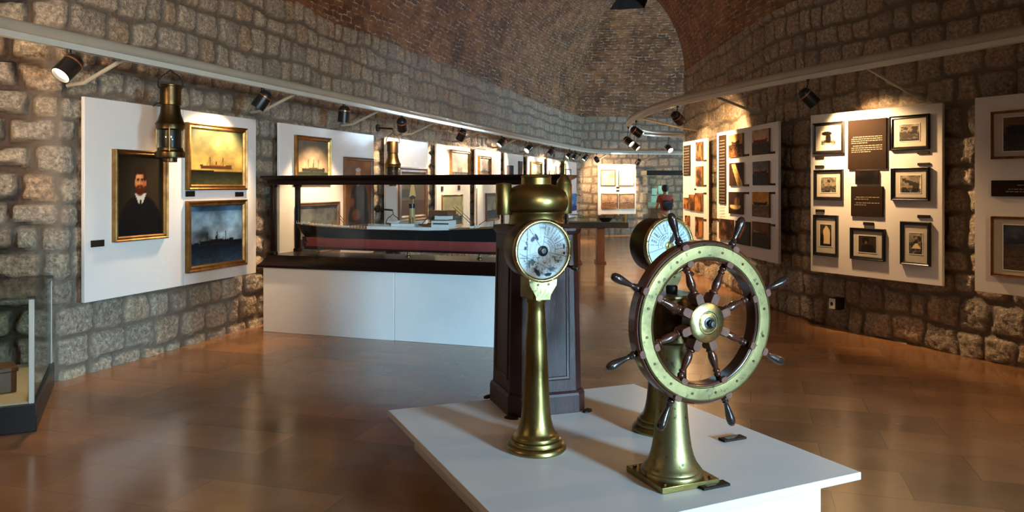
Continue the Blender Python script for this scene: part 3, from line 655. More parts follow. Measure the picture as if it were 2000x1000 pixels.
for bx, l in (((1454, 1463, 301, 305), 'caption plaque right of the launch crowd photo'), ((1454, 1463, 360, 364), 'caption plaque right of the ship bow photo'), ((1454, 1463, 375, 379), 'caption plaque right of the white hulled ship photo'),
              ((1505.5, 1514, 296, 300), 'caption plaque right of the long red freighter photo'), ((1505.5, 1514, 358, 362), 'caption plaque right of the blue sea freighter photo'),
              ((1505.5, 1514, 375, 379), 'caption plaque right of the yellow sky freighter photo'), ((1505.5, 1514, 438, 442), 'caption plaque right of the dusky tanker photo'), ((1401, 1406, 427, 431), 'caption plaque left of the dark sailing ship photo')):
    plaque(P2, bx, l, GC)
text_panel(P3, (1336.5, 1349, 284, 343), 'brown text panel at the top of the farthest right board', [(.1, 10, .1, .9)], 4, lh=.05)
sep = [(.16, .09, .04), (.42, .25, .12), (.66, .44, .24)]
for k, (bx, l) in enumerate((((1361, 1374, 277, 314), 'sepia photo top right of the farthest right board'), ((1361, 1374, 325, 363), 'dark sepia photo second down on the farthest right board'),
              ((1337, 1346, 386, 408), 'leftmost of three sepia photos in a row on farthest right board'), ((1347.5, 1358, 380, 411), 'middle of three sepia photos in a row on farthest right board'), ((1359.5, 1374, 377, 413), 'rightmost of three sepia photos in a row on farthest right board'),
              ((1340, 1348, 421, 442), 'small photo low at left on the farthest right board'), ((1360, 1374, 424, 463), 'dark photo at bottom right of the farthest right board'))):
    picture(P3, bx, l, abstract(sep, 30+k), 'block', 'photographs on the farthest right board', name='mounted_photograph', cat='photograph')
for bx, l in (((1375, 1380, 312, 315), 'caption beside the top photo of the farthest right board'), ((1375, 1380, 361, 364), 'caption beside the second photo of the farthest right board'),
              ((1375, 1380, 376, 379), 'caption beside the row of three sepia photos'), ((1375, 1380, 428, 431), 'caption beside the bottom right dark sepia photo'), ((1357, 1360, 368, 371), 'lone caption dot in the middle of the farthest right board')):
    plaque(P3, bx, l, GC)
picture(P4, (1938, 2086, 213, 309), 'gilt framed wide ship print at the right edge, upper one', sea_ship((.40, .27, .12), (.34, .22, .1), (.13, .11, .09), (.22, .18, .14), (.10, .08, .07), hz=.5, x0=.04, x1=.9, hy=.55, hh=.16, seed=81, funnel=.3, masts=(.1, .4)), 'thin', GR, win=(.17, .83, .16, .86), name='framed_print', cat='print')
picture(P4, (1938, 2086, 424, 545), 'gilt framed dark ship print at the right edge, lower one', sea_ship((.16, .13, .11), (.2, .16, .13), (.26, .2, .14), (.32, .25, .18), (.07, .06, .06), hz=.55, x0=.02, x1=.9, hy=.62, hh=.1, seed=85, cloud=1.2), 'thin', GR, win=(.17, .83, .12, .86), name='framed_print', cat='print')
text_panel(P4, (1938, 2060, 352, 384), 'black text panel between two gilt framed prints, right edge', [(.3, 1, .4, .6), (.55, 2, .25, .85)], 6)
# power socket low on the right wall
sp = px(1629, 593, 8.62); o = thing('wall_socket', 'white power socket low on the stone wall, right of the wheel', 'power socket', sp, R(-63))
b = MB(); b.box((0, .05, 0), (.09, .13, .13)); b.build('back_box', IRON, o, bevel=.004)
b = MB(); b.box((-.006, -.022, .0), (.074, .016, .115)); b.build('faceplate', WHITE, o, bevel=.004)
b = MB(); b.cyl((-.006, -.030, .0), (-.006, -.0325, .0), .02, n=20); b.build('plug_hole', BLACK, o)

# ---------------------------------------------------------------- ship model case
CO, CA = Vector((-2.74, 8.56, 0)), math.atan2(-.318, .948)
def rect_loft(x0, x1, y0, y1, prof, cap=True):
    b = MB(); b.loft([[(x0+i, y0+i, z), (x1-i, y0+i, z), (x1-i, y1-i, z), (x0+i, y1-i, z)] for i, z in prof], cap=cap); return b
for x0, x1, l in ((0, 1.597, 'white plinth box under the left half of the ship case'), (1.601, 3.36, 'white plinth box under the right half of the ship case, behind binnacle')):
    b = MB(); b.box(((x0+x1)/2, .33, .355), (x1-x0, .62, .71)); o = b.build('case_plinth', WHITE, bevel=.004)
    o.location = CO; o.rotation_euler = (0, 0, CA); tag(o, l, 'plinth', 'white plinths under the ship case')
case = thing('ship_display_case', 'long glass case with black wooden frame holding the ship model', 'display case', CO, CA)
rect_loft(0, 3.36, .02, .64, [(-.045, .711), (-.05, .72), (-.045, .735), (-.012, .765), (.012, .80), (.03, .825), (.035, .84)]).build('base_board', CASEW, case, smooth=25)
for x in (.075, 3.285):
    for y in (.095, .565):
        b = MB(); b.box((x, y, 1.225), (.052, .052, .79)); b.box((x, y, .855), (.075, .075, .04)); b.box((x, y, 1.60), (.07, .07, .03)); b.build('corner_post', CASEW, case, bevel=.008)
rect_loft(.03, 3.33, .05, .61, [(.01, 1.612), (0, 1.625), (0, 1.655), (-.022, 1.668), (-.05, 1.69), (-.055, 1.705), (-.04, 1.712), (.07, 1.712), (.07, 1.612), (.01, 1.612)], cap=False).build('top_frame', CASEW, case, smooth=25)
for nm, c, d in (('front_pane', (1.68, .085, 1.227), (3.16, .004, .77)), ('back_pane', (1.68, .575, 1.227), (3.16, .004, .77)), ('end_pane', (.065, .33, 1.227), (.004, .42, .77)),
                 ('end_pane', (3.295, .33, 1.227), (.004, .42, .77)), ('top_pane', (1.68, .33, 1.70), (3.16, .42, .004))):
    b = MB(); b.box(c, d); b.build(nm, GLASS, case, smooth=0)
HBLK = pm('hull_black', (.012, .013, .016), (.008, .009, .011), 6, .3); HRED = pm('hull_red', (.30, .06, .055), (.26, .05, .045), 6, .45); HDRK = pm('keel_dark', (.035, .01, .01), None, 6, .4)
DECK = pm('deck_wood', (.32, .15, .06), (.24, .11, .045), 30, .4); SHIPW = pm('ship_white', (.78, .84, .86), (.70, .77, .80), 12, .4); SHIPB = pm('ship_brown', (.16, .07, .04), None, 20, .4)
MAST = pm('mast_ochre', (.45, .32, .14), (.38, .26, .11), 20, .4)
ship = thing('model_ship', 'long model cargo ship with black and red hull inside the case', 'ship model', CO, CA)
def sx(u):
    p = CO+Vector((.3*.318, .3*.948, 0)); k = (u-CU)/F; return (k*p.y-p.x)/(.948+k*.318)
X0, X1, YC, ZK, ZW = .235, 3.08, .33, .905, 1.027
def sz(v, u):
    p = CO+Vector((.3*.318, .3*.948, 0)); return EYE-(v-HV)/F*(p.y-.318*sx(u))
T = np.linspace(0, 1, 41); dk = lambda t: 1.128+.045*abs((t-.42)/.42)**2*(t < .42)+.075*max(0, (t-.42)/.58)**2
hwd = lambda t: .135*min(1, (max(t, 0)/.10+.12)**.6, (max(1-t, 0)/.17)**.6+.01)
hww = lambda t: .132*min(1, (max(t-.035, 0)/.16)**.7, (max(.985-t, 0)/.20)**.8)+.002
b = MB(); r_ = []
for t in T:
    x = X0+(X1-X0)*t; xw = X0+.10+(X1-.035-X0-.10)*t
    r_.append([(x, YC-hwd(t), dk(t)), (x*.3+xw*.7, YC-(hwd(t)*.35+hww(t)*.65), ZW+.035), (xw, YC-hww(t), ZW), (xw, YC+hww(t), ZW), (x*.3+xw*.7, YC+(hwd(t)*.35+hww(t)*.65), ZW+.035), (x, YC+hwd(t), dk(t))])
b.loft(r_); b.build('upper_hull', HBLK, ship, smooth=50)
b = MB(); r_ = []
for t in T:
    xw = X0+.10+(X1-.035-X0-.10)*t; w = hww(t)
    r_.append([(xw, YC-w, ZW), (xw, YC-w*.98, ZK+.045), (xw, YC-w*.85, ZK+.02), (xw, YC+w*.85, ZK+.02), (xw, YC+w*.98, ZK+.045), (xw, YC+w, ZW)])
b.loft(r_); b.build('lower_hull', HRED, ship, smooth=50)
b = MB(); b.box(((X0+X1)/2+.03, YC, ZK+.008), (X1-X0-.2, .17, .03)); b.build('keel', HDRK, ship, bevel=.01)
b = MB(); r_ = [[(X0+(X1-X0)*t, YC-hwd(t)*.97, dk(t)+.003), (X0+(X1-X0)*t, YC-hwd(t)*.97, dk(t)+.012), (X0+(X1-X0)*t, YC+hwd(t)*.97, dk(t)+.012), (X0+(X1-X0)*t, YC+hwd(t)*.97, dk(t)+.003)] for t in T]
b.loft(r_); b.build('deck', DECK, ship, smooth=0)
b = MB(); b.box((X0+.085, YC, ZW-.05), (.05, .008, .11)); b.build('rudder', HDRK, ship)
b = MB(); 
for a in range(4): b.add([(X0+.118, YC, ZW-.055), (X0+.124, YC+.035*math.cos(a*math.pi/2+.5), ZW-.055+.035*math.sin(a*math.pi/2+.5)), (X0+.11, YC+.035*math.cos(a*math.pi/2+1), ZW-.055+.035*math.sin(a*math.pi/2+1))], [(0, 1, 2)])
b.cyl((X0+.10, YC, ZW-.055), (X0+.14, YC, ZW-.055), .008); b.build('propeller', BRASS_L, ship)
xa, xb = sx(725), sx(884)
b = MB(); b.box(((xa+xb)/2, YC, 1.15), (xb-xa, .262, .036)); b.build('bulwark', SHIPW, ship, bevel=.004)
b = MB(); b.box((sx(790), YC, 1.182), (sx(812)-sx(768), .18, .036)); b.build('engine_house', SHIPW, ship, bevel=.004)
b = MB(); b.box(((sx(848)+sx(881))/2, YC, 1.20), (sx(881)-sx(848), .22, .075)); b.build('bridge_house', SHIPW, ship, bevel=.004)
b = MB(); b.box(((sx(848)+sx(880))/2, YC, 1.243), (sx(880)-sx(850), .25, .008)); b.build('bridge_deck', SHIPB, ship)
b = MB(); b.box(((sx(851)+sx(878))/2, YC, 1.265), (sx(877)-sx(852), .15, .04)); b.build('upper_bridge_house', SHIPW, ship, bevel=.003)
b = MB(); b.box(((sx(843)+sx(881))/2, YC, 1.315), (sx(881)-sx(843), .22, .05)); b.build('wheelhouse', SHIPB, ship, bevel=.003)
b = MB(); b.box(((sx(850)+sx(884))/2, YC-.112, 1.205), (sx(882)-sx(852), .002, .014)); b.build('window_strip', DARKG, ship)
b = MB(); b.cyl((sx(802), YC, 1.16), (sx(802), YC, 1.36), .034, .032, 20); b.build('funnel', MAST, ship)
b = MB(); b.cyl((sx(802), YC, 1.361), (sx(802), YC, 1.41), .0325, n=20); b.build('funnel_top', HBLK, ship)
for u in (802, 808): 
    b = MB(); b.cyl((sx(u+4), YC-.06, 1.16), (sx(u+4), YC-.06, 1.26), .007); b.cyl((sx(u+4), YC-.06, 1.26), (sx(u+5), YC-.085, 1.265), .010); b.build('ventilator', MAST, ship)
def pole(name, u0, v0, u1, v1, r=.004, y=YC, m=SHIPB):
    b = MB(); b.cyl((sx(u0), y, sz(v0, u0)), (sx(u1), y, sz(v1, u1)), r, r*.7, 8); return b.build(name, m, ship)
for u0, v0, u1, v1 in ((674, 444, 644, 404), (678, 444, 649, 403), (921, 440, 883, 405), (926, 439, 888, 403), (820, 440, 842, 414), (933, 440, 956, 424)): pole('derrick', u0, v0, u1, v1)
for u, v in ((676, 398), (929, 368), (963, 430)): pole('mast', u, 448 if u < 900 else 440, u, v, .006, m=SHIPB)
for u, z in ((676, 1.128), (929, 1.15), (600, 1.16), (625, 1.145), (640, 1.14)):
    b = MB(); b.box((sx(u), YC-.05, z+.02), (.05, .05, .03)); b.cyl((sx(u)-.03, YC-.09, z+.022), (sx(u)-.03, YC-.03, z+.022), .014); b.cyl((sx(u)+.03, YC-.09, z+.022), (sx(u)+.03, YC-.03, z+.022), .014); b.build('winch', SHIPW, ship)
for u, z in ((775, 1.20), (835, 1.175)):
    for y in (YC-.11, YC+.11):
        b = MB(); b.loft([[(sx(u)+.07*q, y-.018*(1-q*q)**.5-.001, z+.025), (sx(u)+.07*q, y, z+.002+.008*q*q), (sx(u)+.07*q, y+.018*(1-q*q)**.5+.001, z+.025)] for q in np.linspace(-1, 1, 9)]); b.build('lifeboat', SHIPW if u < 800 else SHIPB, ship)
b = MB()
for t in np.linspace(.005, .52, 40):
    x = X0+(X1-X0)*t; b.box((x, YC-hwd(t)*.95, dk(t)+.025), (.003, .003, .03))
for u in np.linspace(728, 768, 18): b.box((sx(u), YC-.125, 1.18), (.003, .003, .03))
b.build('deck_railing', SHIPW, ship)
for u in (620, 795, 935):
    b = MB(); b.lathe([(.03, .841), (.03, .848), (.012, .86), (.009, .89), (.014, .903)], Matrix.Translation((sx(u), YC, 0)), 16); b.build('stand_peg', BRASS, ship)

# ---------------------------------------------------------------- platform and the brass instruments
PT = .22
Q = [Vector((-.762, 4.805)), Vector((.85, 5.445)), Vector((1.684, 3.765)), Vector((.043, 2.99))]
def inset(q, i):
    r = []
    for k in range(4):
        a, b_, c = q[k-1], q[k], q[(k+1) % 4]; r.append(b_+(a-b_).normalized()*i+(c-b_).normalized()*i)
    return r
plat = thing('display_platform', 'low white platform carrying the brass ship instruments', 'platform', (.45, 4.2, 0))
b = MB(); b.M = Matrix.Translation((-.45, -4.2, 0)); b.prism([tuple(p) for p in Q], PT-.037, PT); b.build('platform_top', WHITE, plat, bevel=.003)
b = MB(); b.M = Matrix.Translation((-.45, -4.2, 0)); b.prism([tuple(p) for p in inset(Q, .127)], 0, PT-.037); b.build('platform_base', WHITE, plat, bevel=.002)
for (x, y), l in (((1.2, 4.25), 'dark engraved plaque lying on the platform behind the wheel'), ((.925, 3.585), 'dark engraved plaque leaning at the front of the wheel stand')):
    b = MB(); b.box((0, 0, .006), (.15, .055, .012)); o = b.build('floor_plaque', PLAQ, bevel=.002)
    o.location = (x, y, PT) ; o.rotation_euler = (0, 0, R(24)); tag(o, l, 'plaque', 'engraved plaques on the platform')
    b = MB()
    for k in range(3): b.box((-.01*k, .012-.012*k, .0123), (.09-.02*k, .003, .0006))
    b.build('engraving', TEXTW, o, smooth=0)

def text_to(b, word, size, M):
    cu = bpy.data.curves.new('lettering', 'FONT'); cu.body = word; cu.size = size; cu.align_x = 'CENTER'; cu.align_y = 'CENTER'; cu.resolution_u = 2
    o = bpy.data.objects.new('lettering', cu); COL.objects.link(o); bpy.context.view_layer.update()
    me = bpy.data.meshes.new_from_object(o.evaluated_get(bpy.context.evaluated_depsgraph_get()))
    b.add([v.co for v in me.vertices], [list(p.vertices) for p in me.polygons], M)
    bpy.data.objects.remove(o); bpy.data.meshes.remove(me); bpy.data.curves.remove(cu)
DP = Matrix(((1, 0, 0, 0), (0, 0, -1, 0), (0, 1, 0, 0), (0, 0, 0, 1)))     # text plane -> dial plane facing -Y
def dial_text(b, worn):
    def at(word, size, ang, r, radial, y=-.0845):
        a = R(ang); c = Matrix.Translation((r*math.sin(a), y, HZ+r*math.cos(a)))
        rot = (90-ang if ang > 0 else -90-ang) if radial else -ang
        text_to(b, word, size, c @ DP @ Matrix.Rotation(R(rot), 4, 'Z'))
    secs = [(18, 'SLOW', .017), (36, 'DEAD SLOW', .012), (54, 'HALF', .019), (74, 'FULL', .019)]
    sides = ((1, 'AHEAD'),) if worn else ((1, 'AHEAD'), (-1, 'ASTERN'))
    for sg, w in sides:
        for a, t, s in secs: at(t, s, sg*a, .104, True)
        n = len(w)
        for k, ch in enumerate(w): at(ch, .015, sg*(54+(k-(n-1)/2)*11*(1 if sg > 0 else -1)*(1 if sg > 0 else 1)) if sg > 0 else -(54-(k-(n-1)/2)*11), .058, False)
    at('STOP', .014, 0, .118, False)
    if not worn: at('STAND BY', .012, 180, .1, False); at('FINISHED', .011, 150, .09, False)
HZ = 1.045
def dial_paint(worn):
    def f(X, Y):
        x, y = (X-.5)*2*.143, (Y-.5)*2*.143; r = np.hypot(x, y); a = np.degrees(np.arctan2(x, y))
        c = lerp((.70, .78, .82), (.80, .86, .88), fbm(X*6, Y*6, 4)); ink = np.array((.10, .14, .20))
        ln = np.zeros_like(r)
        for rr in (.046, .072): ln = np.maximum(ln, (abs(r-rr) < .0012)*((abs(a) > 8)*(abs(a) < 100)))
        for k in (8, 27, 45, 64, 85, 104):
            for sg in (1, -1): ln = np.maximum(ln, (abs(((a-sg*k+180) % 360-180))*math.pi/180*r < .0011)*(r > (.03 if k in (8, 104) else .072)))
        ln = np.maximum(ln, (abs(r-.138) < .001))
        if worn:
            ln = ln*np.where((a > 0) & (a < 110), 1, .25)
            for p, q in (((-.13, -.01), (.08, -.115)), ((-.085, .11), (-.088, -.10)), ((-.125, -.035), (-.085, -.035)), ((-.075, .115), (-.01, .02))):
                p, q = np.array(p), np.array(q); d = q-p; t = np.clip(((x-p[0])*d[0]+(y-p[1])*d[1])/(d@d), 0, 1)
                ln = np.maximum(ln, np.hypot(x-p[0]-d[0]*t+.003*(fbm(X*20, Y*20, 7)-.5), y-p[1]-d[1]*t) < .0016)
            q = fbm(X*13, Y*13, 21, 5); st = np.maximum(1-ss(abs(q-.5), .006, .026), .8*ss(q, .60, .66))*ss(-y, .005, .04)*ss(.13-r, 0, .02); c = over(c, (.13, .16, .16), st*.8)
            for cx, cy, rx, ry, rot in ((-.055, .062, .016, .010, .8), (-.035, .072, .007, .019, .5), (-.096, .016, .008, .010, 0), (-.09, .04, .005, .01, .3), (.122, .02, .005, .014, 0), (.122, -.016, .006, .008, 0), (.03, -.122, .02, .009, .1), (-.03, -.11, .012, .022, .6)):
                u, v = (x-cx)*math.cos(rot)+(y-cy)*math.sin(rot), -(x-cx)*math.sin(rot)+(y-cy)*math.cos(rot)
                c = over(c, (.07, .11, .2), 1-ss(np.hypot(u/rx, v/ry)+.6*(fbm(X*30, Y*30, 5)-.5), .8, 1.1))
            c = over(c, (.78, .76, .80), .5*ss(-x, 0, .1)*ss(y, -.02, .06))
        return over(c, ink, np.clip(ln, 0, 1)*.8)
    return f
def telegraph(label, loc, rz, worn, hand):
    o = thing('engine_telegraph', label, 'engine telegraph', loc, rz, 'brass engine telegraphs')
    b = MB(); b.lathe([(.153, 0), (.159, .008), (.158, .022), (.150, .032), (.136, .036), (.137, .046), (.132, .056), (.120, .060), (.121, .070), (.116, .080), (.106, .085), (.099, .098), (.088, .125), (.079, .165), (.072, .23), (.064, .40), (.055, .58), (.048, .72), (.045, .765), (.052, .775), (.052, .79), (.045, .80)], n=56)
    b.build('column', BRASS, o, smooth=40)
    b = MB(); yk = [(-.042, .79), (.042, .79), (.046, .815), (.055, .83), (.078, .865), (.082, .90), (-.082, .90), (-.078, .865), (-.055, .83), (-.046, .815)]
    b.prism(yk, .078, .090, DP.inverted() @ Matrix.Identity(4) if False else Matrix(((1, 0, 0, 0), (0, 0, -1, 0), (0, 1, 0, 0), (0, 0, 0, 1))))
    b.build('yoke_plate', BRASS_L, o, bevel=.003)
    b = MB(); b.prism([(-.05, -.078), (.05, -.078), (.06, .07), (-.06, .07)], .79, .91); b.build('yoke_block', BRASS, o, bevel=.006)
    for x in (-.03, .03):
        b = MB(); b.cyl((x, -.088, .872), (x, -.094, .872), .006, n=10); b.build('screw', BRASS_D, o)
    ax = Matrix.Translation((0, 0, HZ)) @ Matrix.Rotation(R(90), 4, 'X')     # +z of the lathe -> -Y
    b = MB(); b.lathe([(.0, -.10), (.12, -.10), (.145, -.094), (.152, -.082), (.152, .07), (.150, .075)], ax, 64); b.build('drum', BRASS_D, o, smooth=40)
    b = MB(); b.lathe([(.152, .062), (.161, .066), (.166, .076), (.165, .088), (.158, .096), (.148, .096), (.143, .090), (.142, .080)], ax, 72, cap=False); bz = b.build('bezel', BRASS_L, o, smooth=60)
    for k in range(12):
        b = MB(); a = k*math.pi/6+.2; b.cyl((.155*math.sin(a), -.095, HZ+.155*math.cos(a)), (.155*math.sin(a), -.0985, HZ+.155*math.cos(a)), .004, n=8); b.build('bezel_screw', BRASS, bz)
    n = 104; X, Y = grid01(n, n); P = np.stack([(X-.5)*.288, np.full_like(X, -.0825), HZ+(Y-.5)*.288], -1)
    xc, yc = (X[:-1, :-1]+X[1:, 1:])/2-.5, (Y[:-1, :-1]+Y[1:, 1:])/2-.5
    dl = grid_mesh('dial', P, DIAL, o, col=lin(dial_paint(worn)(X, Y)), keep=np.hypot(xc, yc)*.288 < .1435, smooth=False)
    b = MB(); dial_text(b, worn); b.build('lettering', DARKG, dl, smooth=0)
    b = MB(); b.lathe([(.027, .083), (.027, .090), (.018, .094), (.014, .10), (0, .101)], ax, 24); b.build('hub', HUBM if worn else BRASS_L, dl)
    if not worn:
        b = MB(); a = R(25); b.prism([(-.006, .0), (.006, .0), (.011, .04), (.004, .085), (0, .095), (-.004, .085), (-.011, .04)], .088, .091, Matrix.Translation((0, 0, HZ)) @ DP @ Matrix.Rotation(-a, 4, 'Z')); b.build('pointer', HUBM, dl)
    a = R(hand); e = Vector((math.sin(a), 0, math.cos(a)))
    c0 = Vector((0, 0, HZ)); b = MB(); b.tube([c0+e*.14+Vector((0, .03, 0)), c0+e*.175+Vector((0, .0, 0)), c0+e*.19+Vector((0, -.06, 0))], .007)
    h = b.build('lever', BRASS_D, o); b = MB()
    b.lathe([(.006, 0), (.009, .01), (.013, .03), (.014, .05), (.010, .066), (0, .07)], zto(c0+e*.19+Vector((0, -.058, 0)), (e.x*.3, -1, e.z*.3)), 16); b.build('grip', GRIPW, h)
    return o
telegraph('brass engine telegraph with worn cracked dial in front of the binnacle', (.126, 4.1, PT), R(23), True, 118)
telegraph('brass engine telegraph with pale lettered dial behind the wheel', (.84, 4.42, PT), R(25), False, 140)

# steering stand with the wheel
stand = thing('steering_stand', 'bell-footed brass steering stand carrying a ship wheel with eight handles', 'ship wheel', (.755, 3.69, PT), R(22.5))
b = MB(); b.box((0, 0, .0145), (.31, .31, .029)); b.build('base_plate', BRASS, stand, bevel=.003)
for x in (-.125, .125):
    for y in (-.125, .125):
        b = MB(); b.cyl((x, y, .029), (x, y, .036), .011, n=6); b.build('bolt', BRASS_D, stand)
b = MB(); b.lathe([(.146, .029), (.147, .038), (.143, .046), (.136, .050), (.134, .058), (.126, .066), (.114, .086), (.102, .115), (.092, .155), (.084, .21), (.076, .29), (.070, .38), (.068, .50), (.068, .62), (.08, .65)], n=56); b.build('column', BRASS_G, stand, smooth=40)
b = MB(); b.lathe([(.08, .64), (.1, .655), (.1, .84), (.094, .855), (.0, .856)], n=48); b.build('gear_housing', BRASS_D, stand, smooth=40)
b = MB(); b.box((0, .0, .864), (.22, .20, .016)); b.build('top_plate', BRASS_G, stand, bevel=.004)
b = MB(); b.lathe([(.026, .872), (.028, .885), (.028, .905), (.02, .912), (0, .913)], n=20); b.build('oil_cap', HUBM, stand)
WC = Vector((0, -.235, .778)); wx = Matrix.Translation(WC) @ Matrix.Rotation(R(90), 4, 'X')
b = MB(); b.cyl((0, -.05, .778), (0, -.20, .778), .03, n=20); b.build('axle', HUBM, stand)
b = MB(); b.lathe([(.272, -.032), (.278, -.038), (.352, -.038), (.360, -.030), (.362, .022), (.354, .032), (.28, .034), (.272, .028), (.272, -.032)], wx, 96, cap=False)
wheel = b.build('ship_wheel', WHEELW, stand, smooth=40)
b = MB(); b.lathe([(.281, .033), (.281, .040), (.286, .043), (.290, .040), (.312, .041), (.338, .040), (.342, .043), (.347, .040), (.347, .033)], wx, 96, cap=False); ring = b.build('brass_ring', BRASS_G, wheel, smooth=25)
for k in range(16):
    a = R(-19+22.5*k+11.25); b = MB(); b.cyl(WC+Vector((.314*math.sin(a), -.0405, .314*math.cos(a))), WC+Vector((.314*math.sin(a), -.0435, .314*math.cos(a))), .006, n=10); b.build('ring_screw', BRASS_D, wheel)
b = MB(); b.lathe([(.0, -.03), (.085, -.03), (.085, .03), (.082, .034), (.0, .034)], wx, 48); b.build('hub_core', WHEELW, wheel)
b = MB(); b.lathe([(.089, .034), (.089, .039), (.084, .042), (.052, .047), (.048, .044), (.044, .044), (.042, .050), (.034, .053), (.0, .053)], wx, 48); b.build('hub_plate', BRASS_L, wheel, smooth=25)
b = MB(); b.lathe([(.026, .053), (.026, .058), (.017, .060), (.017, .074), (.012, .077), (.012, .084), (0, .085)], wx, 16); b.build('hub_nut', HUBM, wheel, smooth=25)
spk = [(.014, .13), (.02, .137), (.02, .143), (.014, .148), (.017, .158), (.020, .172), (.019, .19), (.014, .215), (.011, .228), (.016, .234), (.016, .240), (.011, .245), (.016, .252), (.016, .258), (.012, .265), (.012, .28)]
grp = [(.012, .362), (.018, .372), (.018, .38), (.012, .386), (.015, .392), (.011, .398), (.010, .405), (.014, .43), (.019, .46), (.0205, .48), (.018, .498), (.010, .509), (0, .511)]
for k in range(8):
    M = Matrix.Translation(WC) @ Matrix.Rotation(R(-19+45*k), 4, 'Y')
    b = MB(); b.lathe(spk, M, 20); b.build('spoke', WHEELW, wheel, smooth=50)
    for c0, c1, w in ((.082, .134, .019), (.262, .290, .017), (.338, .366, .018)):
        b = MB(); b.prism([(-w*.7, c0), (w*.7, c0), (w, c0+.008), (w, c1-.010), (w*.55, c1), (-w*.55, c1), (-w, c1-.010), (-w, c0+.008)], -.028 if c0 < .2 else .025, .036 if c0 < .2 else .0445, M @ Matrix(((1, 0, 0, 0), (0, 0, -1, 0), (0, 1, 0, 0), (0, 0, 0, 1))))
        b.build('spoke_block', BLOCKW, wheel, bevel=.002)
    b = MB(); b.lathe(grp, M, 24); b.build('handle', GRIPW, wheel, smooth=50)

# binnacle
bin_ = thing('binnacle', 'wooden octagonal compass binnacle with brass dome and side lamps', 'binnacle', (.153, 4.94, PT), R(18))
def octa(h, k): 
    c = .06*k; h *= k; return [(-h+c, -h), (h-c, -h), (h, -h+c), (h, h-c), (h-c, h), (-h+c, h), (-h, h-c), (-h, -h+c)]
def oloft(prof): 
    b = MB(); b.loft([[(x, y, z) for x, y in octa(.25, k)] for k, z in prof]); return b
oloft([(1.0, 0), (1.0, .105), (.985, .118), (.945, .13)]).build('plinth', MAHOG, bin_, bevel=.003, smooth=0)
oloft([(.93, .128), (.86, 1.085)]).build('cabinet', MAHOG, bin_, bevel=.003, smooth=0)
oloft([(.87, 1.08), (.90, 1.09), (.93, 1.105), (.93, 1.12), (.90, 1.132)]).build('cornice', MAHOG, bin_, bevel=.003, smooth=0)
for k in range(4):
    tl = math.atan2(.25*.07, .957); M = Matrix.Rotation(k*math.pi/2, 4, 'Z') @ Matrix.Translation((0, -.2275, .20)) @ Matrix.Rotation(-tl, 4, 'X')
    b = frame_mesh(.27, .80, [(0, 0), (0, .006), (.008, .011), (.020, .008), (.026, .001), (.03, 0), (0, -.004), (0, 0)])
    b.v = [tuple(M @ (Vector(p)+Vector((-.135, 0, 0)))) for p in b.v]; b.build('panel_moulding', MAHOG, bin_, smooth=20)
b = MB(); b.lathe([(.175, 1.13), (.178, 1.14), (.172, 1.15), (.170, 1.20), (.176, 1.208), (.176, 1.216), (.168, 1.22)], n=56); b.build('collar', BRASS, bin_, smooth=40)
b = MB(); b.lathe([(.168, 1.215), (.188, 1.225), (.200, 1.25), (.204, 1.28), (.200, 1.31), (.186, 1.34), (.160, 1.365), (.125, 1.383), (.096, 1.390), (.094, 1.43), (.098, 1.435), (.094, 1.444), (.06, 1.45), (0, 1.452)], n=64); b.build('dome', BRASS, bin_, smooth=40)
for x, y, ch in ((-.215, .0, False), (.215, .06, True)):
    pr = [(.0, 1.20), (.048, 1.20), (.05, 1.205), (.05, 1.39), (.046, 1.395)]
    pr += [(.046, 1.40), (.038, 1.415), (.022, 1.445), (.018, 1.45), (.012, 1.455), (.012, 1.52), (.013, 1.525), (0, 1.526)] if ch else [(0, 1.40)]
    b = MB(); b.lathe(pr, Matrix.Translation((x, y, 0)), 32); lm = b.build('side_lamp', BRASS, bin_, smooth=40)
    b = MB(); b.box((x*.9, y, 1.24), (.09, .03, .03)); b.build('lamp_arm', BRASS_D, lm)
for k in range(4):
    M = Matrix.Rotation(k*math.pi/2, 4, 'Z'); b = MB(); b.lathe([(.036, 0), (.034, .008), (.02, .014), (0, .016)], M @ Matrix.Translation((-.245, -.245, 0)) @ Matrix.Rotation(R(45), 4, 'Z') @ Matrix.Diagonal((.7, 1.3, 1, 1)), 20); b.build('floor_lug', IRON, bin_)

# ---------------------------------------------------------------- light rails, brackets, spot lamps
LRZ, RRZ = 2.69, 2.80
def lrail(d): p = LP+LN*.62; return Vector((p.x+LD.x/LD.y*(d-p.y), d, LRZ))
def smooth_path(pts, n=8):
    pts = [Vector(p) for p in pts]; out = []
    for i in range(len(pts)-1):
        a, b_, c, d = pts[max(i-1, 0)], pts[i], pts[i+1], pts[min(i+2, len(pts)-1)]
        for k in range(n):
            t = k/n; out.append(.5*((2*b_)+(c-a)*t+(2*a-5*b_+4*c-d)*t*t+(3*b_-a-3*c+d)*t**3))
    return out+[pts[-1]]
def rail(name, label, path, brackets):
    o = thing(name, label, 'light rail', path[0])
    o0 = Matrix.Translation(-Vector(path[0]))
    b = MB(); b.M = o0; b.tube(path, .048, 14); b.build('pipe', RAILM, o)
    b = MB(); b.M = o0; b.sweep(path, [(-.026, -.04), (.026, -.04), (.026, -.085), (.016, -.085), (.016, -.075), (-.016, -.075), (-.016, -.085), (-.026, -.085)]); b.build('track', ALU, o, smooth=0)
    for p, w in brackets:
        p, w = Vector(p), Vector(w); m = w+(p-w)*.30; m.z = w.z+.015
        b = MB(); b.M = o0; b.tube([p+Vector((0, 0, -.06)), m+(p-m)*.08, m, w], .017, 10); b.build('wall_bracket', RAILM, o)
    return o
def lbr(d): 
    p = lrail(d); w = p-Vector((*LN, 0))*.60; w.z = 2.43; return p, w
